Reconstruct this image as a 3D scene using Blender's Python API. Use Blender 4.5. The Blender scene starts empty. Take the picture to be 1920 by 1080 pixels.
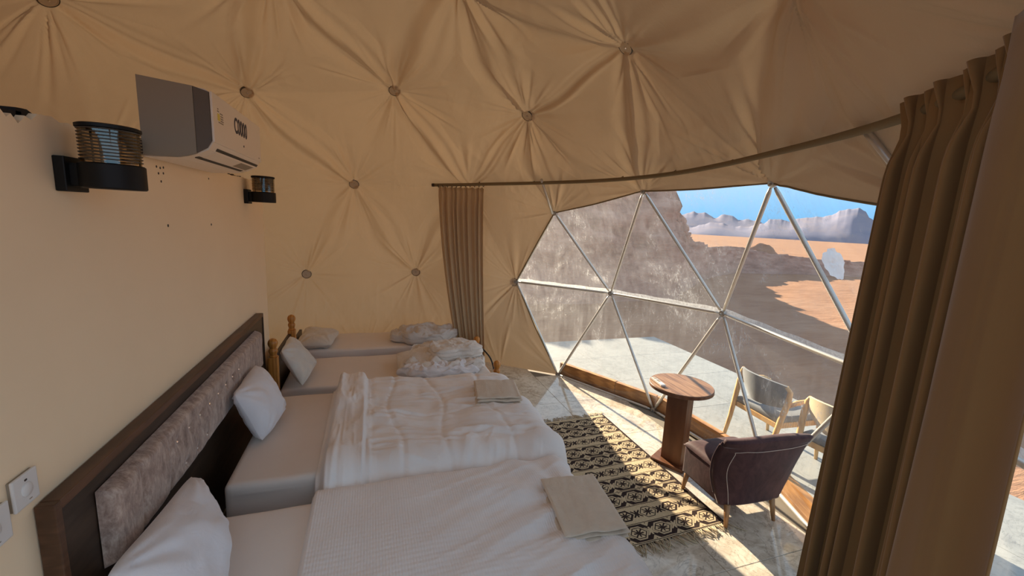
import bpy, bmesh, math, random
import numpy as np
from mathutils import Vector, Matrix

random.seed(7)
rng = np.random.default_rng(7)
scene = bpy.context.scene
COL = scene.collection

# ------------------------------------------------------------------ camera, sky, sun, exposure
CAM = np.array([0.27257, -2.70538, 1.99962])
FW = np.array([0.3159248, 0.9345451, -0.1637591])
RT = np.array([0.9487568, -0.3124866, 0.0470382])
UP = np.array([0.0072132, 0.1702281, 0.9853783])
cd = bpy.data.cameras.new('camera')
cd.sensor_width = 36.0
cd.lens = 784.043 / 1920 * 36.0
cd.clip_start = 0.02
cd.clip_end = 3000
cam = bpy.data.objects.new('camera', cd)
COL.objects.link(cam)
cam.matrix_world = Matrix(((RT[0], UP[0], -FW[0], CAM[0]), (RT[1], UP[1], -FW[1], CAM[1]),
                           (RT[2], UP[2], -FW[2], CAM[2]), (0, 0, 0, 1)))
scene.camera = cam

world = bpy.data.worlds.new('sky')
scene.world = world
world.use_nodes = True
nt = world.node_tree
nt.nodes.clear()
wo = nt.nodes.new('ShaderNodeOutputWorld')
bg = nt.nodes.new('ShaderNodeBackground')
tc = nt.nodes.new('ShaderNodeTexCoord')
sp = nt.nodes.new('ShaderNodeSeparateXYZ')
cr = nt.nodes.new('ShaderNodeValToRGB')
nt.links.new(tc.outputs['Generated'], sp.inputs[0])
nt.links.new(sp.outputs['Z'], cr.inputs[0])
cr.color_ramp.elements[0].position = 0.0
cr.color_ramp.elements[0].color = (0.085, 0.32, 0.585, 1)
cr.color_ramp.elements[1].position = 0.75
cr.color_ramp.elements[1].color = (0.34, 0.42, 0.52, 1)
e = cr.color_ramp.elements.new(0.16)
e.color = (0.36, 0.53, 0.70, 1)
nt.links.new(cr.outputs[0], bg.inputs[0])
bg.inputs[1].default_value = 1.05
nt.links.new(bg.outputs[0], wo.inputs[0])

sun_d = bpy.data.lights.new('sun', 'SUN')
sun_d.energy = 10.0
sun_d.angle = math.radians(0.55)
sun_d.color = (1.0, 0.85, 0.63)
sun = bpy.data.objects.new('sun', sun_d)
COL.objects.link(sun)
SUNV = Vector((-0.10, 2.37, 1.0)).normalized()
sun.rotation_euler = SUNV.to_track_quat('Z', 'Y').to_euler()
sun.location = (0, 20, 12)

scene.view_settings.view_transform = 'Standard'
scene.view_settings.look = 'None'
scene.view_settings.gamma = 1.0
scene.view_settings.use_curve_mapping = False
scene.view_settings.exposure = 0.9
scene.cycles.use_denoising = True
scene.cycles.max_bounces = 9
scene.cycles.diffuse_bounces = 6
scene.cycles.transparent_max_bounces = 16
scene.cycles.caustics_reflective = False
scene.cycles.caustics_refractive = False
scene.cycles.sample_clamp_indirect = 6.0

# ------------------------------------------------------------------ helpers
WLOC = {}


def link(name, me, loc, mat=None, parent=None):
    o = bpy.data.objects.new(name, me)
    COL.objects.link(o)
    o.location = loc
    WLOC[o.name] = Vector(loc)
    if parent is not None:
        o.parent = parent
        o.matrix_parent_inverse = Matrix.Translation(-WLOC[parent.name])
    if mat is not None and me is not None and not me.materials:
        me.materials.append(mat)
    return o


def tag(o, label=None, cat=None, group=None, kind=None):
    if label: o['label'] = label
    if cat: o['category'] = cat
    if group: o['group'] = group
    if kind: o['kind'] = kind
    return o


def thing(name, loc, label, cat, group=None):
    o = link(name, None, loc)
    return tag(o, label, cat, group)


def mk(name, V, F, mat, parent=None, smooth=True, uv=None):
    """mesh object from world-space vertices; origin at the base of its bounding box"""
    V = np.asarray(V, dtype=np.float64).reshape(-1, 3)
    lo, hi = V.min(0), V.max(0)
    c = np.array([(lo[0] + hi[0]) / 2, (lo[1] + hi[1]) / 2, lo[2]])
    me = bpy.data.meshes.new(name)
    if isinstance(F, np.ndarray):
        n, k = F.shape
        me.vertices.add(len(V))
        me.vertices.foreach_set('co', (V - c).astype(np.float32).ravel())
        me.loops.add(n * k)
        me.loops.foreach_set('vertex_index', F.astype(np.int32).ravel())
        me.polygons.add(n)
        me.polygons.foreach_set('loop_start', np.arange(n, dtype=np.int32) * k)
        me.polygons.foreach_set('loop_total', np.full(n, k, dtype=np.int32))
        me.update(calc_edges=True)
        me.validate()
    else:
        me.from_pydata((V - c).tolist(), [], F)
        me.update()
    if smooth:
        me.polygons.foreach_set('use_smooth', np.ones(len(me.polygons), dtype=bool))
    return link(name, me, c, mat, parent)


def from_bm(name, bm, mat, parent=None, smooth=False, loc=None):
    bm.normal_update()
    V = np.array([v.co[:] for v in bm.verts])
    lo, hi = V.min(0), V.max(0)
    c = Vector(((lo[0] + hi[0]) / 2, (lo[1] + hi[1]) / 2, lo[2]))
    for v in bm.verts: v.co -= c
    me = bpy.data.meshes.new(name)
    bm.to_mesh(me)
    bm.free()
    if smooth:
        me.polygons.foreach_set('use_smooth', np.ones(len(me.polygons), dtype=bool))
    return link(name, me, c, mat, parent)


def rotz(P, a, c=(0, 0)):
    P = np.asarray(P, float).copy()
    x, y = P[..., 0] - c[0], P[..., 1] - c[1]
    P[..., 0] = c[0] + x * math.cos(a) - y * math.sin(a)
    P[..., 1] = c[1] + x * math.sin(a) + y * math.cos(a)
    return P


def add_box(bm, lo, hi, bev=0.0, seg=2, rot=0.0, rc=None):
    r = bmesh.ops.create_cube(bm, size=1.0)
    vs = r['verts']
    lo, hi = Vector(lo), Vector(hi)
    for v in vs:
        v.co = Vector([(lo[i] + hi[i]) / 2 + v.co[i] * (hi[i] - lo[i]) for i in range(3)])
    if bev > 0:
        es = list({e for v in vs for e in v.link_edges})
        rr = bmesh.ops.bevel(bm, geom=es, offset=bev, segments=seg, affect='EDGES', profile=0.6)
        vs = list({v for f in rr['faces'] for v in f.verts} | {v for v in vs if v.is_valid})
    if rot:
        rc = rc or ((lo.x + hi.x) / 2, (lo.y + hi.y) / 2)
        for v in vs:
            x, y = v.co.x - rc[0], v.co.y - rc[1]
            v.co.x = rc[0] + x * math.cos(rot) - y * math.sin(rot)
            v.co.y = rc[1] + x * math.sin(rot) + y * math.cos(rot)


def box(name, lo, hi, mat, parent=None, bev=0.004, rot=0.0, rc=None):
    bm = bmesh.new()
    add_box(bm, lo, hi, bev, 2, rot, rc)
    return from_bm(name, bm, mat, parent)


def frame_of(d):
    d = Vector(d).normalized()
    a = Vector((0, 0, 1)) if abs(d.z) < 0.9 else Vector((1, 0, 0))
    u = d.cross(a).normalized()
    return u, d.cross(u).normalized()


def add_tube(bm, pts, rad, n=10, cap=True):
    pts = [Vector(p) for p in pts]
    if not hasattr(rad, '__len__'): rad = [rad] * len(pts)
    rings = []
    u = None
    for i, p in enumerate(pts):
        d = (pts[min(i + 1, len(pts) - 1)] - pts[max(i - 1, 0)]).normalized()
        if u is None:
            u, w = frame_of(d)
        else:
            u = (u - d * u.dot(d)).normalized()
            w = d.cross(u)
        rings.append([bm.verts.new(p + (u * math.cos(2 * math.pi * k / n) + w * math.sin(2 * math.pi * k / n)) * rad[i])
                      for k in range(n)])
    for a, b in zip(rings, rings[1:]):
        for k in range(n):
            bm.faces.new((a[k], a[(k + 1) % n], b[(k + 1) % n], b[k]))
    if cap:
        bm.faces.new(rings[0][::-1])
        bm.faces.new(rings[-1])


def tube(name, pts, rad, mat, parent=None, n=10):
    bm = bmesh.new()
    add_tube(bm, pts, rad, n)
    return from_bm(name, bm, mat, parent, smooth=True)


def add_lathe(bm, c, prof, n=24, cap=True, closed=False):
    """prof: list of (radius, height)"""
    rings = []
    for r, h in prof:
        ring = []
        for k in range(n):
            a = 2 * math.pi * k / n
            ring.append(bm.verts.new((c[0] + r * math.cos(a), c[1] + r * math.sin(a), c[2] + h)))
        rings.append(ring)
    if closed: rings.append(rings[0])
    for a, b in zip(rings, rings[1:]):
        for k in range(n):
            bm.faces.new((a[k], a[(k + 1) % n], b[(k + 1) % n], b[k]))
    if cap and not closed:
        bm.faces.new(rings[0][::-1])
        bm.faces.new(rings[-1])


def lathe(name, c, prof, mat, parent=None, n=24, smooth=True):
    bm = bmesh.new()
    add_lathe(bm, c, prof, n)
    o = from_bm(name, bm, mat, parent, smooth=smooth)
    if smooth: auto_smooth(o)
    return o


def auto_smooth(o, ang=40):
    me = o.data
    me.polygons.foreach_set('use_smooth', np.ones(len(me.polygons), dtype=bool))
    bm = bmesh.new()
    bm.from_mesh(me)
    for ed in bm.edges:
        if len(ed.link_faces) == 2 and ed.calc_face_angle(0) > math.radians(ang): ed.smooth = False
    bm.to_mesh(me)
    bm.free()


def grid_faces(nu, nv, closed_u=False):
    """vertex (i,j) index i*nv+j, i<nu, j<nv"""
    iu = np.arange(nu if closed_u else nu - 1)
    i, j = np.meshgrid(iu, np.arange(nv - 1), indexing='ij')
    i, j = i.ravel(), j.ravel()
    i2 = (i + 1) % nu
    return np.stack([i * nv + j, i2 * nv + j, i2 * nv + j + 1, i * nv + j + 1], 1)


# vectorised value noise
_T = np.random.default_rng(3).random((64, 64, 64)) * 2 - 1


def vnoise(P):
    P = np.asarray(P, float)
    i = np.floor(P).astype(int)
    f = P - i
    f = f * f * (3 - 2 * f)
    i0, i1 = i & 63, (i + 1) & 63
    x0, y0, z0 = i0[..., 0], i0[..., 1], i0[..., 2]
    x1, y1, z1 = i1[..., 0], i1[..., 1], i1[..., 2]
    fx, fy, fz = f[..., 0], f[..., 1], f[..., 2]
    L = lambda a, b, t: a + (b - a) * t
    return L(L(L(_T[x0, y0, z0], _T[x1, y0, z0], fx), L(_T[x0, y1, z0], _T[x1, y1, z0], fx), fy),
             L(L(_T[x0, y0, z1], _T[x1, y0, z1], fx), L(_T[x0, y1, z1], _T[x1, y1, z1], fx), fy), fz)


def fbm(P, o=4):
    P = np.asarray(P, float)
    s, a = 0, 1.0
    for k in range(o):
        s = s + a * vnoise(P * 2.03 ** k + 17.3 * k)
        a *= 0.5
    return s


def ridged(P, o=3):
    P = np.asarray(P, float)
    s, a = 0, 1.0
    for k in range(o):
        s = s + a * (1 - 2 * np.abs(vnoise(P * 2.03 ** k + 9.1 * k)))
        a *= 0.5
    return s


# ------------------------------------------------------------------ node expression helper
class NX:
    """tiny maths DSL over shader nodes"""
    tree = None

    def __init__(s, sock): s.s = sock

    @staticmethod
    def op(o, *a):
        n = NX.tree.nodes.new('ShaderNodeMath')
        n.operation = o
        for i, v in enumerate(a):
            if isinstance(v, NX): NX.tree.links.new(v.s, n.inputs[i])
            else: n.inputs[i].default_value = float(v)
        return NX(n.outputs[0])

    def __add__(s, o): return NX.op('ADD', s, o)
    def __radd__(s, o): return NX.op('ADD', o, s)
    def __sub__(s, o): return NX.op('SUBTRACT', s, o)
    def __rsub__(s, o): return NX.op('SUBTRACT', o, s)
    def __mul__(s, o): return NX.op('MULTIPLY', s, o)
    def __rmul__(s, o): return NX.op('MULTIPLY', o, s)
    def __truediv__(s, o): return NX.op('DIVIDE', s, o)
    def lt(s, o): return NX.op('LESS_THAN', s, o)
    def gt(s, o): return NX.op('GREATER_THAN', s, o)
    def abs(s): return NX.op('ABSOLUTE', s)
    def floor(s): return NX.op('FLOOR', s)
    def fract(s): return NX.op('FRACT', s)
    def max(s, o): return NX.op('MAXIMUM', s, o)
    def min(s, o): return NX.op('MINIMUM', s, o)
    def mod(s, o): return NX.op('FLOORED_MODULO', s, o)
    def sin(s): return NX.op('SINE', s)


class Mat:
    def __init__(s, name):
        s.m = bpy.data.materials.new(name)
        s.m.use_nodes = True
        s.t = s.m.node_tree
        s.t.nodes.clear()
        s.out = s.t.nodes.new('ShaderNodeOutputMaterial')
        NX.tree = s.t

    def n(s, ty, **kw):
        nd = s.t.nodes.new(ty)
        for k, v in kw.items():
            if k in nd.inputs:
                s.set(nd.inputs[k], v)
            else:
                setattr(nd, k, v)
        return nd

    def set(s, inp, v):
        if isinstance(v, NX): s.t.links.new(v.s, inp)
        elif isinstance(v, bpy.types.NodeSocket): s.t.links.new(v, inp)
        else: inp.default_value = v

    def coord(s, which='Object', scale=(1, 1, 1), rot=(0, 0, 0)):
        c = s.n('ShaderNodeTexCoord')
        if which == 'World':
            g = s.n('ShaderNodeNewGeometry')
            src = g.outputs['Position']
        else:
            src = c.outputs[which]
        mp = s.n('ShaderNodeMapping')
        mp.inputs['Scale'].default_value = scale
        mp.inputs['Rotation'].default_value = rot
        s.t.links.new(src, mp.inputs[0])
        return mp.outputs[0]

    def noise(s, vec, scale=5, detail=4, rough=0.5, dist=0.0):
        nd = s.n('ShaderNodeTexNoise')
        nd.inputs['Scale'].default_value = scale
        nd.inputs['Detail'].default_value = detail
        nd.inputs['Roughness'].default_value = rough
        nd.inputs['Distortion'].default_value = dist
        s.t.links.new(vec, nd.inputs['Vector'])
        return nd.outputs['Fac']

    def ramp(s, fac, stops):
        r = s.n('ShaderNodeValToRGB')
        el = r.color_ramp.elements
        while len(el) < len(stops): el.new(0.5)
        for e_, (p, c) in zip(el, stops):
            e_.position = p
            e_.color = (*c, 1) if len(c) == 3 else c
        s.set(r.inputs[0], fac)
        return r.outputs[0]

    def mixc(s, fac, a, b, mode='MIX'):
        mx = s.n('ShaderNodeMix', data_type='RGBA', blend_type=mode)
        s.set(mx.inputs[0], fac)
        for i, v in ((6, a), (7, b)):
            if isinstance(v, tuple): v = (*v, 1) if len(v) == 3 else v
            s.set(mx.inputs[i], v)
        return mx.outputs[2]

    def bump(s, h, strength=0.3, dist=0.01):
        b = s.n('ShaderNodeBump')
        b.inputs['Strength'].default_value = strength
        b.inputs['Distance'].default_value = dist
        s.set(b.inputs['Height'], h)
        return b.outputs[0]

    def pbr(s, col, rough=0.6, metal=0.0, nrm=None, spec=0.5, sheen=0.0, **kw):
        p = s.n('ShaderNodeBsdfPrincipled')
        s.set(p.inputs['Base Color'], (*col, 1) if isinstance(col, tuple) and len(col) == 3 else col)
        s.set(p.inputs['Roughness'], rough)
        s.set(p.inputs['Metallic'], metal)
        s.set(p.inputs['Specular IOR Level'], spec)
        if sheen:
            p.inputs['Sheen Weight'].default_value = sheen
            p.inputs['Sheen Roughness'].default_value = 0.4
        if nrm is not None: s.t.links.new(nrm, p.inputs['Normal'])
        for k, v in kw.items(): s.set(p.inputs[k], v)
        return p.outputs[0]

    def end(s, sh):
        s.t.links.new(sh, s.out.inputs[0])
        return s.m


def simple(name, col, rough=0.5, metal=0.0, spec=0.5, var=0.0, bump=0.0, bscale=200, vscale=6):
    m = Mat(name)
    v = m.coord('Object')
    c = (*col, 1)
    if var > 0:
        f = m.noise(v, vscale, 4, 0.6)
        c = m.ramp(f, [(0.25, tuple(x * (1 - var) for x in col)), (0.75, tuple(min(1, x * (1 + var)) for x in col))])
    nr = m.bump(m.noise(v, bscale, 3), bump, 0.002) if bump > 0 else None
    return m.end(m.pbr(c, rough, metal, nr, spec))


def cloth_mat(name, col, col2=None, weave=900, wr=0.25, wscale=7, rough=0.85, sheen=0.2, transl=0.0, tcol=None, stretch=(1, 1, 1)):
    m = Mat(name)
    v = m.coord('Object', stretch)
    f = m.noise(v, wscale, 5, 0.6, 0.4)
    c = m.ramp(f, [(0.3, col2 or tuple(x * 0.9 for x in col)), (0.7, col)])
    h = m.noise(m.coord('Object'), weave, 1)
    h2 = m.noise(v, wscale * 3, 5, 0.6, 1.0)
    hh = NX(h) * 0.06 + NX(h2) * 1.0
    nr = m.bump(hh, wr, 0.012)
    sh = m.pbr(c, rough, 0, nr, 0.15, sheen)
    if transl > 0:
        tr = m.n('ShaderNodeBsdfTranslucent')
        m.set(tr.inputs[0], (*tcol, 1))
        mx = m.n('ShaderNodeMixShader')
        mx.inputs[0].default_value = transl
        m.t.links.new(sh, mx.inputs[1])
        m.t.links.new(tr.outputs[0], mx.inputs[2])
        sh = mx.outputs[0]
    return m.end(sh)


def wood_mat(name, c1, c2, scale=6, axis=(1, 1, 8), rough=0.45, spec=0.4, rings=3.0):
    m = Mat(name)
    v = m.coord('Object', axis)
    f = m.noise(v, scale, 6, 0.65, 1.2)
    w = m.n('ShaderNodeTexWave')
    w.inputs['Scale'].default_value = rings
    w.inputs['Distortion'].default_value = 5
    w.inputs['Detail'].default_value = 3
    m.t.links.new(v, w.inputs[0])
    ff = NX(f) * 0.65 + NX(w.outputs['Fac']) * 0.35
    c = m.ramp(ff, [(0.3, c1), (0.7, c2)])
    return m.end(m.pbr(c, rough, 0, m.bump(ff, 0.15, 0.003), spec))


# ------------------------------------------------------------------ materials
LINER = None


def liner_material():
    m = Mat('tent_liner_cloth')
    v = m.coord('World')
    f = m.noise(v, 1.3, 4, 0.6)
    c = m.ramp(f, [(0.3, (0.55, 0.40, 0.26)), (0.7, (0.61, 0.45, 0.295))])
    vv = m.coord('World', (1, 1, 0.35))
    h = m.noise(vv, 16, 5, 0.62, 1.6)
    h2 = m.noise(v, 60, 3, 0.6, 0.6)
    nr = m.bump(NX(h) * 1.0 + NX(h2) * 0.2, 0.22, 0.012)
    d = m.n('ShaderNodeBsdfDiffuse')
    m.set(d.inputs[0], c)
    m.t.links.new(nr, d.inputs['Normal'])
    tr = m.n('ShaderNodeBsdfTranslucent')
    m.set(tr.inputs[0], (0.95, 0.69, 0.43, 1))
    mx = m.n('ShaderNodeMixShader')
    mx.inputs[0].default_value = 0.024
    m.t.links.new(d.outputs[0], mx.inputs[1])
    m.t.links.new(tr.outputs[0], mx.inputs[2])
    return m.end(mx.outputs[0])


LINER = liner_material()


def marble_material(name, dark, mid, light, rough=0.07, spec=0.9):
    m = Mat(name)
    v = m.coord('World')
    oi = m.n('ShaderNodeObjectInfo')
    n1 = m.noise(v, 1.7, 6, 0.62, 1.4)
    n2 = m.noise(v, 5.5, 8, 0.7, 2.2)
    n3 = m.noise(v, 22, 5, 0.65, 0.8)
    base = NX(n1) * 0.45 + NX(n2) * 0.4 + NX(n3) * 0.15
    c = m.ramp(base, [(0.36, dark), (0.47, mid), (0.55, light), (0.66, mid)])
    vein = (NX(m.noise(v, 2.6, 7, 0.6, 2.5)) - 0.5).abs()
    c = m.mixc(vein.lt(0.010) * 0.45, c, tuple(x * 0.55 for x in dark))
    c = m.mixc(NX(oi.outputs['Random']) * 0.16, c, light)
    return m.end(m.pbr(c, rough, 0, None, spec))


M = {}
M['marble'] = marble_material('polished_stone_tile', (0.28, 0.22, 0.16), (0.54, 0.46, 0.36), (0.70, 0.63, 0.52))
M['grout'] = simple('grout', (0.20, 0.17, 0.13), 0.9)
M['deckstone'] = marble_material('deck_marble', (0.22, 0.23, 0.22), (0.28, 0.29, 0.28), (0.325, 0.335, 0.32), 0.45, 0.4)
M['plaster'] = cloth_mat('cream_wall_covering', (0.95, 0.76, 0.52), (0.92, 0.73, 0.495), weave=300, wr=0.05, wscale=2.2, rough=0.8, sheen=0)
M['black'] = simple('black_plastic', (0.007, 0.007, 0.007), 0.5, 0, 0.25)
M['foam'] = simple('dark_foam', (0.015, 0.011, 0.009), 0.9, bump=0.4, bscale=60)
M['steel'] = simple('painted_tube', (0.62, 0.60, 0.56), 0.35, 0.55)
M['galv'] = simple('galvanised_steel', (0.45, 0.44, 0.42), 0.4, 0.8)
M['rodwood'] = simple('rod_paint', (0.21, 0.155, 0.085), 0.75, 0, 0.15)
M['curbwood'] = wood_mat('curb_wood', (0.30, 0.135, 0.045), (0.52, 0.26, 0.09), 5, (1, 1, 9), 0.5)
M['sheet'] = cloth_mat('grey_white_sheet', (0.82, 0.73, 0.66), (0.79, 0.70, 0.63), wr=0.12, wscale=3)
M['sheetside'] = cloth_mat('sheet_side', (0.50, 0.46, 0.43), wr=0.1, wscale=3)
M['duvet'] = cloth_mat('white_duvet', (0.89, 0.82, 0.77), (0.86, 0.79, 0.74), wr=0.30, wscale=5)
M['pillow'] = cloth_mat('white_pillow', (0.82, 0.79, 0.80), (0.78, 0.75, 0.76), wr=0.25, wscale=6)
M['cushcloth'] = cloth_mat('cream_pillow', (0.74, 0.70, 0.63), (0.68, 0.63, 0.57), wr=0.2, wscale=6)
M['quilt'] = cloth_mat('cream_quilt', (0.80, 0.74, 0.67), (0.74, 0.67, 0.60), wr=0.45, wscale=9)
M['quilt2'] = cloth_mat('greyish_quilt', (0.72, 0.66, 0.61), (0.64, 0.58, 0.53), wr=0.5, wscale=10)
M['towel'] = cloth_mat('beige_towel', (0.72, 0.60, 0.47), (0.66, 0.54, 0.42), weave=500, wr=0.35, wscale=16)
M['curtain'] = cloth_mat('brown_curtain', (0.31, 0.18, 0.075), (0.265, 0.15, 0.062), weave=700, wr=0.12, wscale=3, transl=0.10, tcol=(0.55, 0.34, 0.15), stretch=(1, 1, .3))
M['curtain_far'] = cloth_mat('tan_curtain', (0.70, 0.52, 0.32), (0.64, 0.47, 0.28), weave=700, wr=0.1, wscale=3, transl=0.2, tcol=(0.6, 0.4, 0.2), stretch=(1, 1, .3))
M['darkwood'] = wood_mat('dark_wood', (0.030, 0.018, 0.011), (0.060, 0.036, 0.022), 5, (1, 1, 7), 0.4)
M['redwood'] = wood_mat('brown_wood_edge', (0.075, 0.034, 0.016), (0.13, 0.06, 0.03), 5, (1, 1, 7), 0.4)
M['pine'] = wood_mat('honey_pine', (0.46, 0.17, 0.030), (0.64, 0.28, 0.060), 6, (4, 4, 1), 0.3, 0.4)
M['white'] = simple('white_plastic', (0.74, 0.71, 0.67), 0.35)
M['acgrey'] = simple('grey_plastic', (0.30, 0.245, 0.18), 0.6)
M['acdark'] = simple('dark_grey_plastic', (0.13, 0.095, 0.065), 0.55)
M['acwhite'] = simple('off_white_plastic', (0.82, 0.71, 0.59), 0.4)
M['slot'] = simple('slot_dark', (0.03, 0.025, 0.02), 0.6)
M['ink'] = simple('print_ink', (0.03, 0.03, 0.05), 0.6)
M['yellow'] = simple('print_yellow', (0.75, 0.62, 0.1), 0.6)
M['chrome'] = simple('chrome', (0.85, 0.83, 0.8), 0.12, 1.0)
M['lampmetal'] = simple('dark_louvre', (0.055, 0.045, 0.036), 0.35)
M['tan_edge'] = simple('white_edge_strip', (0.78, 0.68, 0.54), 0.6)
M['crystal'] = simple('crystal_stud', (0.95, 0.92, 0.88), 0.05, 0.6)

m = Mat('lamp_glass')
_g = m.n('ShaderNodeBsdfGlossy'); _g.inputs['Roughness'].default_value = 0.06; _g.inputs[0].default_value = (0.9, 0.85, 0.75, 1)
_t = m.n('ShaderNodeBsdfTransparent'); _t.inputs[0].default_value = (0.80, 0.70, 0.55, 1)
_x = m.n('ShaderNodeMixShader'); _x.inputs[0].default_value = 0.14
m.t.links.new(_t.outputs[0], _x.inputs[1]); m.t.links.new(_g.outputs[0], _x.inputs[2])
M['lampglass'] = m.end(_x.outputs[0])

m = Mat('crushed_velvet')
v = m.coord('Object', (1, 1.15, 0.55))
f = m.noise(v, 20, 6, 0.72, 0.35)
f2 = m.noise(v, 45, 4, 0.7, 1.0)
ff = NX(f) * 0.7 + NX(f2) * 0.3
c = m.ramp(ff, [(0.36, (0.20, 0.125, 0.095)), (0.5, (0.40, 0.285, 0.225)), (0.64, (0.62, 0.49, 0.40))])
M['velvet'] = m.end(m.pbr(c, 0.6, 0, m.bump(ff, 0.3, 0.006), 0.3, 0.5))

m = Mat('plum_velvet')
v = m.coord('Object', (1, 1, 0.6))
f = m.noise(v, 9, 5, 0.65, 1.0)
c = m.ramp(f, [(0.35, (0.040, 0.016, 0.018)), (0.65, (0.085, 0.038, 0.037))])
M['plum'] = m.end(m.pbr(c, 0.65, 0, m.bump(m.noise(v, 40, 3), 0.15, 0.004), 0.2, 0.15))
M['stitch'] = simple('pale_stitching', (0.62, 0.50, 0.42), 0.8)

m = Mat('walnut_top')
v = m.coord('Object', (14, 1.1, 1), (0, 0, math.radians(-28)))
f = m.noise(v, 2.4, 6, 0.6, 0.5)
v2 = m.coord('Object', (40, 2, 1), (0, 0, math.radians(-28)))
f2 = m.noise(v2, 2.0, 4, 0.6)
ff = NX(f) * 0.65 + NX(f2) * 0.35
c = m.ramp(ff, [(0.36, (0.10, 0.045, 0.022)), (0.5, (0.30, 0.155, 0.075)), (0.62, (0.42, 0.24, 0.125))])
M['walnut'] = m.end(m.pbr(c, 0.32, 0, None, 0.4))
M['tablewood'] = wood_mat('table_brown', (0.13, 0.050, 0.022), (0.19, 0.080, 0.036), 4, (2, 2, .5), 0.4)
M['legwood'] = wood_mat('leg_wood', (0.30, 0.15, 0.06), (0.42, 0.22, 0.09), 6, (4, 4, 1), 0.4)
M['beech'] = wood_mat('outdoor_beech', (0.58, 0.33, 0.12), (0.72, 0.46, 0.19), 6, (4, 4, 1), 0.45)
M['greyfab'] = cloth_mat('grey_chair_fabric', (0.20, 0.21, 0.215), (0.16, 0.17, 0.18), wr=0.1)
M['creamshell'] = cloth_mat('cream_chair_shell', (0.62, 0.50, 0.31), (0.58, 0.46, 0.28), wr=0.05)
M['darkthread'] = simple('dark_thread', (0.10, 0.06, 0.03), 0.9)
M['cord'] = simple('black_rubber', (0.012, 0.012, 0.012), 0.5)

# sand / rock
m = Mat('desert_sand')
v = m.coord('World')
f = m.noise(v, 0.25, 6, 0.6, 0.5)
g2 = m.noise(m.coord('World', (0.35, 1.6, 1)), 2.2, 6, 0.7, 0.6)
ff = NX(f) * 0.5 + NX(g2) * 0.5
c = m.ramp(ff, [(0.34, (0.255, 0.135, 0.080)), (0.5, (0.33, 0.187, 0.115)), (0.66, (0.385, 0.236, 0.152))])
M['sand'] = m.end(m.pbr(c, 0.95, 0, m.bump(g2, 0.5, 0.12), 0.05))
m = Mat('red_sandstone')
v = m.coord('World', (1, 1, 2.2))
f = m.noise(v, 0.5, 8, 0.68, 0.8)
g2 = m.noise(m.coord('World', (.5, .5, 3)), 1.5, 6, 0.7, 0.7)
ff = NX(f) * 0.55 + NX(g2) * 0.45
c = m.ramp(ff, [(0.36, (0.29, 0.165, 0.12)), (0.5, (0.43, 0.255, 0.19)), (0.64, (0.53, 0.34, 0.265))])
M['rock'] = m.end(m.pbr(c, 0.95, 0, m.bump(ff, 0.6, 0.25), 0.05))
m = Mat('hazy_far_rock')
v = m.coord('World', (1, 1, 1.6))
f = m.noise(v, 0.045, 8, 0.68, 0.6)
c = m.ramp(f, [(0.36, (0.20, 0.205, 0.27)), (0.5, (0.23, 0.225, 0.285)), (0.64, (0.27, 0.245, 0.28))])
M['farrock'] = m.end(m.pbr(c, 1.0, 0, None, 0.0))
m = Mat('bush_leaf')
M['bush'] = m.end(m.pbr((0.30, 0.27, 0.12, 1), 0.9))

# vinyl pane: clear film with dust, streaks and scuffs
m = Mat('clear_vinyl')
v = m.coord('World')
st = m.noise(m.coord('World', (3.0, 3.0, 0.35)), 7, 6, 0.72, 0.5)
cl = m.noise(v, 1.6, 6, 0.62, 1.2)
sc = m.noise(m.coord('World', (1, 1, .45)), 34, 5, 0.72, 1.2)
dust = NX(m.ramp(NX(cl) * 0.55 + NX(st) * 0.45, [(0.38, (0.08, 0.08, 0.08)), (0.55, (0.20, 0.20, 0.20)), (0.70, (0.46, 0.46, 0.46))]))
scr = NX(m.ramp(NX(sc) * 0.6 + NX(cl) * 0.4, [(0.56, (0, 0, 0)), (0.70, (0.6, 0.6, 0.6))]))
fac = (dust + scr).min(0.75)
tb = m.n('ShaderNodeBsdfTransparent'); tb.inputs[0].default_value = (0.95, 0.95, 0.95, 1)
df = m.n('ShaderNodeBsdfDiffuse'); df.inputs[0].default_value = (0.62, 0.60, 0.58, 1)
tl = m.n('ShaderNodeBsdfTranslucent'); tl.inputs[0].default_value = (0.70, 0.68, 0.66, 1)
gl = m.n('ShaderNodeBsdfGlossy'); gl.inputs['Roughness'].default_value = 0.08
m1 = m.n('ShaderNodeMixShader'); m1.inputs[0].default_value = 0.55
m.t.links.new(df.outputs[0], m1.inputs[1]); m.t.links.new(tl.outputs[0], m1.inputs[2])
m2 = m.n('ShaderNodeMixShader'); m.set(m2.inputs[0], fac)
m.t.links.new(tb.outputs[0], m2.inputs[1]); m.t.links.new(m1.outputs[0], m2.inputs[2])
m3 = m.n('ShaderNodeMixShader'); m3.inputs[0].default_value = 0.03
m.t.links.new(m2.outputs[0], m3.inputs[1]); m.t.links.new(gl.outputs[0], m3.inputs[2])
M['vinyl'] = m.end(m3.outputs[0])
m = Mat('white_vinyl_seam')
v = m.coord('World')
tb = m.n('ShaderNodeBsdfTransparent')
df = m.n('ShaderNodeBsdfDiffuse'); df.inputs[0].default_value = (0.80, 0.79, 0.77, 1)
tl = m.n('ShaderNodeBsdfTranslucent'); tl.inputs[0].default_value = (0.85, 0.84, 0.82, 1)
m1 = m.n('ShaderNodeMixShader'); m1.inputs[0].default_value = 0.5
m.t.links.new(df.outputs[0], m1.inputs[1]); m.t.links.new(tl.outputs[0], m1.inputs[2])
m2 = m.n('ShaderNodeMixShader')
m.set(m2.inputs[0], NX(m.ramp(m.noise(v, 30, 5, 0.7, 1), [(0.3, (0.35,) * 3), (0.65, (0.85,) * 3)])))
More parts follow.
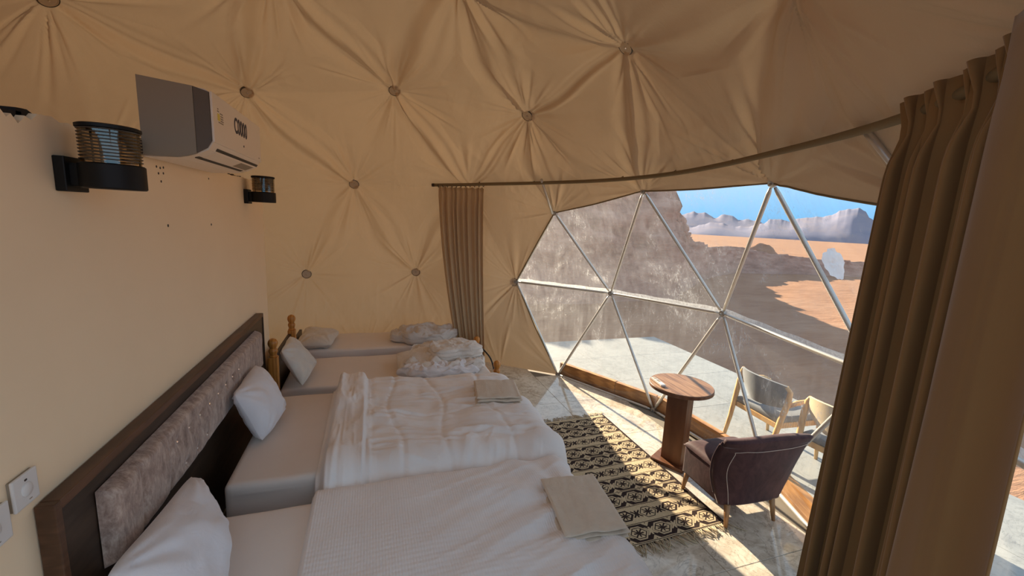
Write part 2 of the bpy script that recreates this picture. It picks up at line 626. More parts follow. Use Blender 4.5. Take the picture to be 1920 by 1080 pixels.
m.t.links.new(tb.outputs[0], m2.inputs[1]); m.t.links.new(m1.outputs[0], m2.inputs[2])
M['seam'] = m.end(m2.outputs[0])
m = Mat('white_film_patch')
df = m.n('ShaderNodeBsdfDiffuse'); df.inputs[0].default_value = (0.85, 0.85, 0.85, 1)
tl = m.n('ShaderNodeBsdfTranslucent'); tl.inputs[0].default_value = (0.95, 0.95, 0.95, 1)
m1 = m.n('ShaderNodeMixShader'); m1.inputs[0].default_value = 0.75
m.t.links.new(df.outputs[0], m1.inputs[1]); m.t.links.new(tl.outputs[0], m1.inputs[2])
M['patch'] = m.end(m1.outputs[0])
m = Mat('washer_plastic')
tb = m.n('ShaderNodeBsdfTransparent'); tb.inputs[0].default_value = (0.8, 0.78, 0.72, 1)
M['washer'] = m.end(m.pbr((0.62, 0.50, 0.36, 1), 0.25, 0, None, 0.4))

# rug pattern (world metres; rows of lozenges, every third row on a cream ground)
m = Mat('kilim_weave')
g = m.n('ShaderNodeNewGeometry')
sx = m.n('ShaderNodeSeparateXYZ')
m.t.links.new(g.outputs['Position'], sx.inputs[0])
wob = NX(m.noise(m.coord('World'), 9, 2)) * 0.012 - 0.006
X = NX(sx.outputs[0]) + wob
Y = NX(sx.outputs[1]) - (NX(sx.outputs[0]) - 2.2) * 0.03 + wob
uu = (X - 2.29) / 0.1885 + 20.5
vv = (Y - 0.122) / 0.159 + 30.5
row = vv.floor()
a = (uu.fract() - 0.5).abs()
b = (vv.fract() - 0.5).abs()
A_ = (uu.fract() - 0.5); B_ = (vv.fract() - 0.5)
lightrow = (row - 32.0).mod(3.0).lt(0.5)
alt = uu.floor().mod(2.0).lt(0.5)
d = (a * 1.0 + b * 0.72).max(b * 1.18)
inner = d.lt(0.30)
dline = d.lt(0.345) * d.gt(0.30)
ring = d.lt(0.415) * d.gt(0.345)
rad = a.max(b)
flake = ((a.lt(0.030) + b.lt(0.035) + (a - b).abs().lt(0.040)).min(1.0)) * rad.lt(0.20) * (rad.gt(0.03))
flake = (flake + (a + b).lt(0.06)).min(1.0)
# small flake between the lozenges
a2 = ((uu + 0.5).fract() - 0.5).abs()
r2 = a2.max(b)
small = ((a2.lt(0.036) + b.lt(0.042) + (a2 - b).abs().lt(0.050)).min(1.0)) * r2.lt(0.20)
a3 = a2
b3 = ((vv + 0.5).fract() - 0.5).abs()
tiny = (a3 + b3 * 0.8).lt(0.21) * (a3 + b3 * 0.8).gt(0.08)
# dark rows: cream where ring, or inside and not flake, or small flakes
dk = (ring + inner * (1.0 - flake) + small * d.gt(0.43) + tiny).min(1.0)
# light rows: dark ring (thick when alt), dark flake
tring = d.lt(0.37) * d.gt(NX.op('MULTIPLY_ADD', alt, -0.06, 0.325))
lt_ = 1.0 - (tring + inner * flake + small * d.gt(0.42)).min(1.0)
cream = lightrow * lt_ + (1.0 - lightrow) * dk
# separating stripes
sb = (0.5 - b)
stripe = sb.lt(0.05) * sb.gt(0.018)
stripe_dark = sb.lt(0.018)
bordermod = (row - 32.0).mod(3.0)
cream = (cream * (1.0 - stripe_dark)).max(stripe * 1.0)
# side borders
edge = X.gt(2.545) + X.lt(1.36)
cream = cream * (1.0 - edge.min(1.0))
thr = m.noise(m.coord('World', (1, 1, 1)), 120, 2)
cc = m.ramp(thr, [(0.3, (0.50, 0.385, 0.235)), (0.7, (0.62, 0.50, 0.33))])
cdk = m.ramp(thr, [(0.3, (0.030, 0.020, 0.018)), (0.7, (0.055, 0.038, 0.034))])
c = m.mixc(cream, cdk, cc)
wv = m.n('ShaderNodeTexWave'); wv.inputs['Scale'].default_value = 60
m.t.links.new(m.coord('World', (0, 1, 0)), wv.inputs[0])
M['rug'] = m.end(m.pbr(c, 0.95, 0, m.bump(NX(wv.outputs['Fac']) * 0.5 + NX(thr) * 0.5, 0.35, 0.003), 0.05))
M['fringe'] = simple('rug_fringe', (0.50, 0.40, 0.26), 0.95, var=0.2)

# ------------------------------------------------------------------ geodesic dome nodes (3-frequency)
RD = 3.35
ZC = 0.603
SC = np.array([0, 0, ZC])
lat = math.atan(0.5)
d72 = math.radians(72)
TH0 = math.radians(90 - 50.5)


def sph(la, az):
    return np.array([math.cos(la) * math.cos(az), math.cos(la) * math.sin(az), math.sin(la)])


ico = {'P': sph(math.pi / 2, 0), 'S': sph(-math.pi / 2, 0)}
for k in range(5):
    ico['U%d' % k] = sph(lat, TH0 - k * d72)
    ico['L%d' % k] = sph(-lat, TH0 - (k + 0.5) * d72)
tris = []
for k in range(5):
    k1 = (k + 1) % 5
    tris += [('P', 'U%d' % k, 'U%d' % k1), ('U%d' % k, 'L%d' % k, 'U%d' % k1), ('U%d' % k1, 'L%d' % k, 'L%d' % k1), ('S', 'L%d' % k1, 'L%d' % k)]
NODES = []
FACES = []


def nid(v):
    v = v / np.linalg.norm(v)
    for i, q in enumerate(NODES):
        if np.abs(q - v).max() < 1e-4: return i
    NODES.append(v)
    return len(NODES) - 1


for t in tris:
    A, B, C = (ico[x] for x in t)
    G = {}
    for i in range(4):
        for j in range(4 - i):
            G[i, j] = nid(A * (3 - i - j) + B * i + C * j)
    for i in range(3):
        for j in range(3 - i):
            FACES.append((G[i, j], G[i + 1, j], G[i, j + 1]))
            if i + j < 2: FACES.append((G[i + 1, j], G[i + 1, j + 1], G[i, j + 1]))
NODES = np.array(NODES)
FACES = [f for f in FACES if min(NODES[i][2] for i in f) > -0.25]
NP = NODES * RD + SC
# measured node positions of the real, slightly uneven frame
OBS = {'A0': (-0.544, 3.257, 1.166), 'A1': (0.845, 3.184, 1.211), 'A2': (2.104, 2.545, 1.166), 'A3': (2.928, 1.519, 1.187),
       'A4': (3.283, 0.203, 1.239), 'A5': (3.09, -1.155, 1.186), 'B0': (0.067, 2.87, 2.33), 'B2': (2.319, 1.907, 2.09),
       'B3': (2.756, 0.822, 2.321), 'B4': (2.833, -0.502, 2.318), 'C0': (-0.846, 2.102, 3.071), 'C1': (0.499, 2.004, 3.24),
       'C2': (1.768, 1.474, 3.037), 'C3': (2.027, 0.152, 3.266), 'G2': (2.577, 2.06, 0.019), 'G3': (3.18, 0.865, 0.003),
       'G4': (3.266, -0.474, 0.025), 'CM': (-1.715, 1.081, 3.27)}
ID = {}
for k, p in OBS.items():
    p = np.array(p)
    i = int(np.argmin(np.linalg.norm(NP - p, axis=1)))
    ID[k] = i
    NP[i] = p


def find(p): return int(np.argmin(np.linalg.norm(NP - np.array(p), axis=1)))


ID['B1'] = find((1.37, 2.53, 2.33)); NP[ID['B1']] = np.array((1.40, 2.50, 2.36))
ID['D0'] = find((.888, .731, 3.75)); ID['DM'] = find((-.421, 1.07, 3.75)); ID['D1'] = find((.93, -.65, 3.75))
ID['B5'] = find((2.527, -1.61, 2.101)); ID['G5'] = find((2.775, -1.768, -.025)); ID['C4'] = find((1.75, -.95, 3.27)); ID['C5'] = find((1.93, -1.23, 3.04))
for i in range(len(NP)):
    if NP[i][2] < 0.25 and i not in ID.values():
        NP[i][2] = -0.006
NP[ID['G5']][2] = 0.004
NP[ID['G2']][2] = 0.002

# window: every facet that touches the low panels from A2 round to A7
cA = [find(p) for p in (OBS['A2'], OBS['A3'], OBS['A4'], OBS['A5'])]
az_of = lambda p: math.degrees(math.atan2(p[1], p[0]))
WIN = []
for f in FACES:
    c = sum(NP[i] for i in f) / 3
    if c[2] < 2.2:
        a_ = az_of(c)
        if -62 < a_ < 47: WIN.append(f)
W2 = []
gA2, gG2, gB2 = ID['A2'], ID['G2'], ID['B2']
for f in WIN:
    s = set(f)
    az = sorted(az_of(NP[i]) for i in f)
    if max(az) > az_of(NP[gA2]) + 1.0: continue
    W2.append(f)
WIN = W2
WSET = {tuple(sorted(f)) for f in WIN}
# unseen opening added for fill daylight: facets right of and behind the camera
FILL_OPENING = set()
for f in FACES:
    c = sum(NP[i] for i in f) / 3
    if c[2] < 2.75 and -116 < az_of(c) < -60 and tuple(sorted(f)) not in WSET: FILL_OPENING.add(tuple(sorted(f)))

# ------------------------------------------------------------------ tent liner ("ceiling")
FOLDS = [('D0', 'C1', .045, .055), ('D0', 'C2', .035, .06), ('DM', 'C0', .045, .045), ('DM', 'C1', .045, .05), ('C0', 'B0', .045, .05),
         ('C1', 'B1', .05, .045), ('C2', 'B3', .02, .06), ('C2', 'B2', .02, .05), ('D0', 'C3', .045, .07), ('C3', 'B3', .03, .05),
         ('C3', 'C4', .02, .06), ('B0', 'A1', .035, .06), ('B0', 'A0', .025, .05), ('B1', 'A1', .02, .05), ('C4', 'B5', .035, .07), ('C5', 'B4', .03, .06),
         ('CM', 'C0', -.02, .03), ('C2', 'C3', -.02, .018), ('C2', 'B1', -.02, .018)]
WR = {}
for i in range(len(NP)):
    r_ = np.random.default_rng(100 + i)
    nk = 15
    WR[i] = (r_.uniform(0, 2 * math.pi, nk), r_.uniform(.05, .16, nk), r_.uniform(.25, 1.0, nk) * r_.choice([-1, 1], nk, p=[.35, .65]), r_.uniform(.2, .5, nk))


BIGF = {ID['D0'], ID['DM'], ID['D1'], ID['C1'], ID['C2'], ID['C0']}
WR2 = {}
for i in range(len(NP)):
    r_ = np.random.default_rng(700 + i)
    nk = 26
    WR2[i] = (r_.choice([1, -1], nk) * math.pi / 2 + r_.normal(0, .75, nk), r_.uniform(.022, .055, nk), r_.uniform(.3, 1.0, nk) * r_.choice([-1, 1], nk, p=[.25, .75]), r_.uniform(.12, .5, nk))


def liner_disp(P):
    """inward displacement of the cloth (metres) at points P on the flat facets"""
    out = np.zeros(len(P))
    dm = np.full(len(P), 9.0)
    for i in range(len(NP)):
        v = P - NP[i]
        r = np.linalg.norm(v, axis=1)
        k = r < 1.0
        dm = np.minimum(dm, r)
        if not k.any(): continue
        n = (NP[i] - SC) / np.linalg.norm(NP[i] - SC)
        t1 = np.array([-n[1], n[0], 0.0]); t1 /= np.linalg.norm(t1) + 1e-9
        t2 = np.cross(n, t1)
        th = np.arctan2(v[k] @ t2, v[k] @ t1)
        rr = r[k]
        w = np.zeros(k.sum())
        for a0, wd, am, rl in zip(*WR[i]):
            dd = (th - a0 + math.pi) % (2 * math.pi) - math.pi
            x = dd / wd
            w += am * np.exp(-x * x) * np.cos(1.6 * x) * np.exp(-rr / rl) * np.minimum(rr / .18, 1.0)
        for a0, wd, am, rl in zip(*WR2[i]):
            dd = (th - a0 + math.pi) % (2 * math.pi) - math.pi
            x = dd / wd
            w += .34 * am * np.exp(-x * x) * np.exp(-((rr - rl) / .22) ** 2) * np.minimum(rr / .12, 1.0)
        # the folds are stronger up and down the slope
        w *= 0.55 + 0.65 * np.sin(th) ** 2
        out[k] += (0.060 if i in BIGF else 0.040) * w * np.clip((1.0 - rr) / .3, 0, 1)
    out += 0.034 * (1 - np.exp(-(dm / 0.40) ** 2))
    for a_, b_, am, wd in FOLDS:
        p, q = NP[ID[a_]], NP[ID[b_]]
        dv = q - p
        L = np.linalg.norm(dv); dv = dv / L
        mid = (p + q) / 2 - SC; mid /= np.linalg.norm(mid)
        side = np.cross(mid, dv)
        rel = P - p
        t = rel @ dv / L
        s = rel @ side
        k = (t > -0.02) & (t < 1.02) & (np.abs(s) < 5 * wd)
        if not k.any(): continue
        tt, ss = np.clip(t[k], 0, 1), s[k]
        wob_ = 0.035 * np.sin(tt * 5.1 + am * 300) * np.sin(math.pi * tt)
        ss = ss - wob_
        ww = wd * (0.45 + 1.1 * np.sin(math.pi * tt))
        g_ = np.exp(-(ss / ww) ** 2) - .75 * np.exp(-((ss - 1.9 * ww) / (.9 * ww)) ** 2) + .45 * np.exp(-((ss + 2.1 * ww) / (.8 * ww)) ** 2)
        out[k] += 1.35 * am * g_ * np.minimum(np.minimum(tt, 1 - tt) / .12, 1) ** .7
    # crinkles
    q = P * np.array([1, 1, .5])
    cr_ = ridged(q * 5.0 + 3, 3)
    mask = np.clip(fbm(P * 1.6 + 40, 2) * 1.2 + .25, 0, 1)
    out += 0.0065 * cr_ * mask * np.minimum(dm / .15, 1)
    out += 0.010 * fbm(P * 1.5, 2) * np.minimum(dm / .25, 1)
    return out


def in_view(f):
    for i in f:
        d_ = NP[i] - CAM
        z = d_ @ FW
        if z > .15 and abs(d_ @ RT) / z < 1.7 and abs(d_ @ UP) / z < 1.2: return True
    return False


LV, LF = [], []
base = 0
for f in FACES:
    if tuple(sorted(f)) in WSET or tuple(sorted(f)) in FILL_OPENING: continue
    n = 110 if in_view(f) else 10
    A, B, C = (NP[i] for i in f)
    ii, jj = np.meshgrid(np.arange(n + 1), np.arange(n + 1), indexing='ij')
    keep = ii + jj <= n
    idx = -np.ones((n + 1, n + 1), int)
    idx[keep] = np.arange(keep.sum())
    i_, j_ = ii[keep] / n, jj[keep] / n
    P = A + (B - A) * i_[:, None] + (C - A) * j_[:, None]
    LV.append(P)
    q1 = (ii + jj < n)
    i1, j1 = ii[q1], jj[q1]
    t1 = np.stack([idx[i1, j1], idx[i1 + 1, j1], idx[i1, j1 + 1]], 1)
    q2 = (ii + jj < n - 1)
    i2, j2 = ii[q2], jj[q2]
    t2 = np.stack([idx[i2 + 1, j2], idx[i2 + 1, j2 + 1], idx[i2, j2 + 1]], 1)
    LF.append(np.concatenate([t1, t2]) + base)
    base += len(P)
LV = np.concatenate(LV)
LF = np.concatenate(LF)
key = np.round(LV * 5000).astype(np.int64)
_, first, inv = np.unique(key, axis=0, return_index=True, return_inverse=True)
inv = inv.ravel()
LV = LV[first]
LF = inv[LF]
LF = LF[(LF[:, 0] != LF[:, 1]) & (LF[:, 1] != LF[:, 2]) & (LF[:, 0] != LF[:, 2])]
nin = SC - LV
nin /= np.linalg.norm(nin, axis=1)[:, None]
# no bulge at the floor hem
dsp = liner_disp(LV) * np.clip(LV[:, 2] / .25, 0, 1)
LV = LV + nin * dsp[:, None]
# faces should look inwards
fn = np.cross(LV[LF[:, 1]] - LV[LF[:, 0]], LV[LF[:, 2]] - LV[LF[:, 0]])
flip = (fn * (SC - LV[LF[:, 0]])).sum(1) < 0
LF[flip] = LF[flip][:, ::-1]
liner = mk('ceiling', LV, LF, LINER)
tag(liner, 'tan cloth lining of the dome tent, pulled into folds at round fixings', kind='structure')

# round fixing washers on the liner
bm0 = bmesh.new()
add_lathe(bm0, (0, 0, 0), [(.054, -.02), (.054, .006), (.051, .009), (.046, .009), (.044, .006), (.012, .006), (.0, .006)], 28)
bmesh.ops.remove_doubles(bm0, verts=bm0.verts, dist=1e-5)
me_disc = bpy.data.meshes.new('washer'); bm0.to_mesh(me_disc); bm0.free(); me_disc.materials.append(M['washer'])
bm0 = bmesh.new()
for r0, r1 in ((.046, .0475),):
    add_lathe(bm0, (0, 0, .001), [(.0530, -.01), (.0580, -.01), (.0575, .0075), (.0530, .0100)], 28, closed=True)
me_rim = bpy.data.meshes.new('washer_rim'); bm0.to_mesh(me_rim); bm0.free(); me_rim.materials.append(M['lampmetal'])
bm0 = bmesh.new()
add_lathe(bm0, (0, 0, .005), [(.010, 0), (.010, .006), (.007, .010), (.002, .011)], 12)
me_screw = bpy.data.meshes.new('washer_screw'); bm0.to_mesh(me_screw); bm0.free(); me_screw.materials.append(M['chrome'])
for k in ('A0', 'A1', 'A2', 'B0', 'C0', 'C1', 'C2', 'C3', 'CM'):
    p = NP[ID[k]]
    n = (SC - p) / np.linalg.norm(SC - p)
    rot = Vector(n).to_track_quat('Z', 'Y')
    pos = Vector(p + n * 0.016)
    if k == 'A2': pos = pos + Vector((-.02, .03, 0))
    o = link('fixing_washer', me_disc, pos, None, liner)
    o.rotation_euler = rot.to_euler()
    o2 = bpy.data.objects.new('rim', me_rim); COL.objects.link(o2); o2.parent = o
    o3 = bpy.data.objects.new('screw', me_screw); COL.objects.link(o3); o3.parent = o

# ------------------------------------------------------------------ window_1: tubes, vinyl panes, hubs
win = link('window_1', None, (3.2, 0.2, 0.0))
tag(win, 'wide faceted clear vinyl window of the dome with triangular tube frame', kind='structure')
edges = set()
for f in WIN:
    for a_, b_ in ((0, 1), (1, 2), (0, 2)):
        edges.add(tuple(sorted((f[a_], f[b_]))))
wnodes = {i for f in WIN for i in f}
for a_, b_ in sorted(edges):
    p, q = NP[a_], NP[b_]
    if max(p[2], q[2]) > 2.0 and min(p[2], q[2]) > 2.0: continue     # upper edge lies behind the liner hem
    dv = (q - p) / np.linalg.norm(q - p)
    low = max(p[2], q[2]) < .1
    r_ = .016
    p1, q1 = p + dv * .035, q - dv * .035
    tube('strut', [p1, p1 + dv * .05, (p1 + q1) / 2, q1 - dv * .05, q1], [r_ * .62, r_, r_, r_, r_ * .62], M['steel'], win, 10)
for i in wnodes:
    n = (NP[i] - SC) / np.linalg.norm(NP[i] - SC)
    if NP[i][2] > 2.0:
        p0 = NP[i] + n * .0
    bm = bmesh.new()
    p = NP[i]
    add_tube(bm, [p + n * .02, p - n * .014, p - n * .016], [.030, .030, .012], 10)
    add_tube(bm, [p - n * .012, p - n * .034], .009, 6)
    from_bm('hub', bm, M['galv'], win)
for f in WIN:
    P = np.array([NP[i] for i in f])
    c = P.mean(0)
    n = (c - SC) / np.linalg.norm(c - SC)
    # slack film: a shallow billow
    N = 10
    V = []; idm = {}
    for i in range(N + 1):
        for j in range(N + 1 - i):
            w = np.array([N - i - j, i, j]) / N
            q = P.T @ w
            bul = 27 * w[0] * w[1] * w[2]
            idm[i, j] = len(V)
            V.append(q + n * (.022 + .012 * bul + .004 * math.sin(9 * q[2] + 5 * q[0])))
    F = []
    for i in range(N):
        for j in range(N - i):
            F.append((idm[i, j], idm[i + 1, j], idm[i, j + 1]))
            if i + j < N - 1: F.append((idm[i + 1, j], idm[i + 1, j + 1], idm[i, j + 1]))
    mk('pane', V, F, M['vinyl'], win)
# welded vinyl seams along the middle row
for a_, b_ in sorted(edges):
    p, q = NP[a_], NP[b_]
    if 0.9 < p[2] < 1.5 and .9 < q[2] < 1.5:
        n = ((p + q) / 2 - SC); n /= np.linalg.norm(n)
        up = np.array([0, 0, 1.0]); up = up - n * (up @ n); up /= np.linalg.norm(up)
        V = []; K = 14
        for t in range(K + 1):
            c = p + (q - p) * t / K
            for s in (-.012, .040 + .004 * math.sin(t * 1.7)):
                V.append(c + n * (.030) + up * s)
        F = [(2 * t, 2 * t + 2, 2 * t + 3, 2 * t + 1) for t in range(K)]
        mk('seam_strip', V, F, M['seam'], win)
# stubs of the struts above the window that show below the curtain rod
for lo_, hi_ in (('B2', 'C2'), ('B5', 'C5')):
    p, q = NP[ID[lo_]], NP[ID[hi_]]
    n = SC - (p + q) / 2; n /= np.linalg.norm(n)
    s_ = (q - p)
    pts = [p + n * .05 + s_ * .02, p + n * .065 + s_ * .2, p + n * .085 + s_ * .42]
    o = tube('strut', pts, .015, M['steel'], win, 10)
# cloth hem piping along the liner opening
hem = [('G2', 'A2'), ('A2', 'B2'), ('B2', 'B3'), ('B3', 'B4'), ('B4', 'B5')]
for a_, b_ in hem:
    p, q = NP[ID[a_]], NP[ID[b_]]
    pts, rr = [], []
    for t in np.linspace(0, 1, 40):
        c = p + (q - p) * t
        n = SC - c; n /= np.linalg.norm(n)
        dd = liner_disp(np.array([c]))[0] * min(1, c[2] / .25)
        pts.append(c + n * dd)
        rr.append(.0075)
    tube('hem_piping', pts, rr, M['rodwood'], liner, 8)
# crumpled white repair patch on the vinyl
pc = np.array((2.985, -0.905, 1.83)); n = (pc - SC) / np.linalg.norm(pc - SC)
pc = pc - n * .02
t1 = np.cross([0, 0, 1], n); t1 /= np.linalg.norm(t1); t2 = np.cross(n, t1)
V = []; NR, NA = 14, 40
for i in range(NR + 1):
    for k in range(NA):
        a_ = 2 * math.pi * k / NA
        rr = (i / NR) * (1 + .06 * math.sin(3 * a_ + 1) + .05 * math.sin(5 * a_) + .04 * math.sin(11 * a_))
        q = pc + t1 * .085 * rr * math.cos(a_) + t2 * .10 * rr * math.sin(a_)
        V.append(q)
V = np.array(V)
V = V - n * (.005 + .005 * ridged(V * 26, 3))[:, None]
F = []
for i in range(NR):
    for k in range(NA):
        F.append((i * NA + k, i * NA + (k + 1) % NA, (i + 1) * NA + (k + 1) % NA, (i + 1) * NA + k))
o = mk('repair_patch', V, F, M['patch'], win)
tag(o, 'crumpled white patch stuck on the vinyl')

# ------------------------------------------------------------------ floor tiles
floor = box('floor', (-3.4, -3.4, -0.14), (3.4, 3.4, -0.012), M['grout'], None, 0)
tag(floor, 'stone tiled floor inside the dome', kind='structure')
TS = 0.78
bm0 = bmesh.new()
add_box(bm0, (-TS / 2 + .0015, -TS / 2 + .0015, -.014), (TS / 2 - .0015, TS / 2 - .0015, 0), .0015, 1)
me_tile = bpy.data.meshes.new('floor_tile'); bm0.to_mesh(me_tile); bm0.free(); me_tile.materials.append(M['marble'])
for i in range(-4, 5):
    for j in range(-4, 5):
        x, y = i * TS + .30, j * TS + .1
        if math.hypot(x, y) < 3.28:
            o = link('tile', me_tile, (x, y, 0.0), None, floor)

# wooden kerb outside the base tubes
base_ids = sorted([i for i in wnodes if NP[i][2] < .2], key=lambda i: -az_of(NP[i]))
trim = None
for a_, b_ in zip(base_ids, base_ids[1:]):
    p, q = NP[a_].copy(), NP[b_].copy()
    n = (p + q) / 2; n[2] = 0; n /= np.linalg.norm(n)
    if trim is None:
        trim = link('trim_1', None, (float(p[0]), float(p[1]), 0.0))
        tag(trim, 'orange brown wooden kerb boards below the vinyl window', kind='structure')
    K = 3
    cuts = [0, .62, 1.0]
    for t0, t1_ in zip(cuts, cuts[1:]):
        c0 = p + (q - p) * (t0 + .002); c1 = p + (q - p) * (t1_ - .002)
        V = []
        hh = .16 if t0 == 0 else .155
        for c in (c0, c1):
            for off, z in ((.030, -.01), (.030, hh), (.085, hh), (.085, -.01)):
                V.append((c[0] + n[0] * off, c[1] + n[1] * off, z))
        F = [(0, 1, 5, 4), (1, 2, 6, 5), (2, 3, 7, 6), (3, 0, 4, 7), (3, 2, 1, 0), (4, 5, 6, 7)]
        mk('board', V, F, M['curbwood'], trim, smooth=False)

# ------------------------------------------------------------------ outside: deck, ground, cliff, far range
DX0, DX1, DY0, DY1 = 2.3, 5.13, -3.6, 3.46
deck = box('deck', (DX0, DY0, -0.9), (DX1, DY1, -0.03), M['deckstone'], None, 0.01)
tag(deck, 'raised pale marble terrace outside the vinyl window', 'terrace', kind='structure')
del deck['category']
w = (DX1 - 2.4) / 3
for i in range(3):
    for j in range(8):
        x0, y1 = 2.4 + i * w, DY1 - j * .88
        cx, cy = x0 + w / 2, y1 - .44
        if min(math.hypot(xx, yy) for xx in (x0, x0 + w) for yy in (y1, y1 - .88)) < 3.34: 
            # trim slab to the dome
            pts = [(x0 + .003, y1 - .003), (x0 + w - .003, y1 - .003), (x0 + w - .003, y1 - .877), (x0 + .003, y1 - .877)]
            poly = []
            dense = []
            for (ax, ay), (bx, by) in zip(pts, pts[1:] + pts[:1]):
                for t in np.linspace(0, 1, 24, endpoint=False): dense.append((ax + (bx - ax) * t, ay + (by - ay) * t))
            for xx, yy in dense:
                r_ = math.hypot(xx, yy)
                if r_ < 3.36:
                    s_ = 3.36 / r_
                    xx, yy = xx * s_, yy * s_
                    xx = min(max(xx, x0 + .003), x0 + w - .003); yy = min(max(yy, y1 - .877), y1 - .003)
                    if math.hypot(xx, yy) < 3.3: continue
                if poly and abs(poly[-1][0] - xx) + abs(poly[-1][1] - yy) < 1e-4: continue
                poly.append((xx, yy))
            if len(poly) < 4: continue
            ar = sum(a_[0] * b_[1] - b_[0] * a_[1] for a_, b_ in zip(poly, poly[1:] + poly[:1])) / 2
            if abs(ar) < .02: continue
            k = len(poly)
            V = [(a_[0], a_[1], 0.0) for a_ in poly] + [(a_[0], a_[1], -.03) for a_ in poly]
            F = [tuple(range(k))[::-1] if ar < 0 else tuple(range(k))] + [(q, (q + 1) % k, (q + 1) % k + k, q + k) for q in range(k)]
            mk('slab', V, F, M['deckstone'], deck, smooth=False)
        else:
            box('slab', (x0 + .001, y1 - .879, -.03), (x0 + w - .001, y1 - .001, 0), M['deckstone'], deck, .003)

# crest of the rock ridge (x, y, z)
CREST = np.array([(-60, 14, 3.2), (-14, 13.2, 3.9), (3, 13.2, 4.15), (8, 13.4, 4.35), (12.6, 13.9, 4.6), (13.3, 14.05, 4.4), (13.5, 14.1, 3.3),
                  (13.7, 14.25, 2.9), (15.8, 15.7, 2.05), (18.5, 17.7, 1.2), (22, 20, .72), (26, 22, .72), (31.5, 21.6, .1), (36, 21.2, -.1), (41, 20.6, -.2),
                  (60, 21, -.5), (120, 24, -.7)])


def crest(x):
    return np.interp(x, CREST[:, 0], CREST[:, 1]), np.interp(x, CREST[:, 0], CREST[:, 2])


def ground_z(x, y):
    d_ = np.maximum(0, np.hypot(x, y) - 30)
    return -1.2 - 0.0088 * d_ + .05 * fbm(np.stack([x * .35, y * .35, 0 * x], -1), 3)


xs = np.concatenate([np.linspace(-60, -2, 40), np.linspace(-1, 50, 150), np.geomspace(52, 900, 60)])
ys = np.concatenate([-np.geomspace(400, 8, 30), np.linspace(-7.5, 40, 120), np.geomspace(42, 900, 50)])
XX, YY = np.meshgrid(xs, ys, indexing='ij')
ZZ = ground_z(XX, YY)
ZZ = np.where((np.hypot(XX, YY) < 5.5), -1.2, ZZ)
V = np.stack([XX, YY, ZZ], -1).reshape(-1, 3)
gnd = mk('ground', V, grid_faces(len(xs), len(ys)), M['sand'])
tag(gnd, 'open desert sand plain outside the window', kind='structure')

# rocky ridge: profile swept along the crest
xs = np.concatenate([np.linspace(-60, -3, 60), np.linspace(-2.7, 42, 420), np.linspace(42.5, 120, 60)])
nt_ = 46
ss = np.linspace(-1, 1, nt_)           # -1 near foot ... 0 crest ... +1 far foot
V = np.zeros((len(xs), nt_, 3))
for k, s_ in enumerate(ss):
    yc, zc = crest(xs)
    hgt = zc + 1.35
    near = np.clip(hgt * .30, .7, 1.8)
    far = np.clip(hgt * 1.6, 1.5, 9)
    if s_ < 0:
        t = 1 + s_                      # 0 foot .. 1 crest
        y = yc - near * (1 - t)
        z = -1.35 + hgt * (t ** .85)
    else:
        t = 1 - s_
        y = yc + far * (1 - t)
        z = -1.5 + (hgt + .15) * (t ** 1.1)
    V[:, k, 0] = xs
    V[:, k, 1] = y
    V[:, k, 2] = z
amp = np.clip((V[..., 2] + 1.35) / 3, 0, 1)
q = V * np.array([.55, .55, .9])
nz = fbm(q, 5)
rg = ridged(V * np.array([.9, .9, 1.8]), 4)
V[..., 1] -= (0.55 * nz + .30 * rg) * amp
V[..., 2] += (.10 * rg + .10 * nz) * np.clip(amp * 1.5, 0, 1) * np.where(np.abs(ss)[None, :] < .12, .7, 1)
rock = mk('sandstone_cliff', V.reshape(-1, 3), grid_faces(len(xs), nt_)[:, ::-1], M['rock'])
tag(rock, 'shaded red sandstone cliff and low ridge beyond the terrace', kind='structure')
rock['kind'] = 'structure'

# far mountains: two ranges with real depth
PXC = 784.043


def pix_dir(px, py): return FW + (px - 960) / PXC * RT + (540 - py) / PXC * UP


def mountain(name, prof, dist, depth, seed, label, mat):
    px = np.arange(prof[0][0], prof[-1][0] + .1, 1.6)
    py = np.interp(px, [p[0] for p in prof], [p[1] for p in prof])
    r_ = np.random.default_rng(seed)
    py_d = 2.2 * fbm(np.stack([px * .09, 0 * px + seed, 0 * px], -1), 4)
    ker = np.ones(31) / 31
    py_s = np.convolve(np.pad(py, 15, mode='edge'), ker, 'valid')
    rows = 26
    V = np.zeros((len(px), rows, 3))
    for k in range(len(px)):
        d_ = pix_dir(px[k], py[k] + py_d[k]); h = math.hypot(d_[0], d_[1])
        top = CAM + d_ / h * dist
        d2_ = pix_dir(px[k], py_s[k]); tops = (CAM + d2_ / math.hypot(d2_[0], d2_[1]) * dist)[2]
        dirh = np.array([d_[0], d_[1], 0]) / h
        for j in range(rows):
            s_ = -1 + 2 * j / (rows - 1)
            t = 1 - abs(s_)
            z0 = -8.0
            q_ = t ** 3
            z = z0 + ((top[2] * q_ + tops * (1 - q_)) - z0) * (t ** (.62 if s_ < 0 else 1.0))
            V[k, j] = CAM + dirh * (dist + s_ * depth)
            V[k, j, 2] = z
    am = np.clip(1 - np.abs(np.linspace(-1, 1, rows)), 0, 1) * np.abs(np.linspace(-1, 1, rows)) * 4
    nz = fbm(V * .03 * (500 / dist), 4)
    off = (nz * am[None, :] * depth * .05)
    dirs = V - CAM; dirs[..., 2] = 0; dirs /= np.linalg.norm(dirs, axis=-1)[..., None]
    V = V + dirs * off[..., None]
    o = mk(name, V.reshape(-1, 3), grid_faces(len(px), rows), mat)
    tag(o, label, 'mountain', kind='thing')
    return o


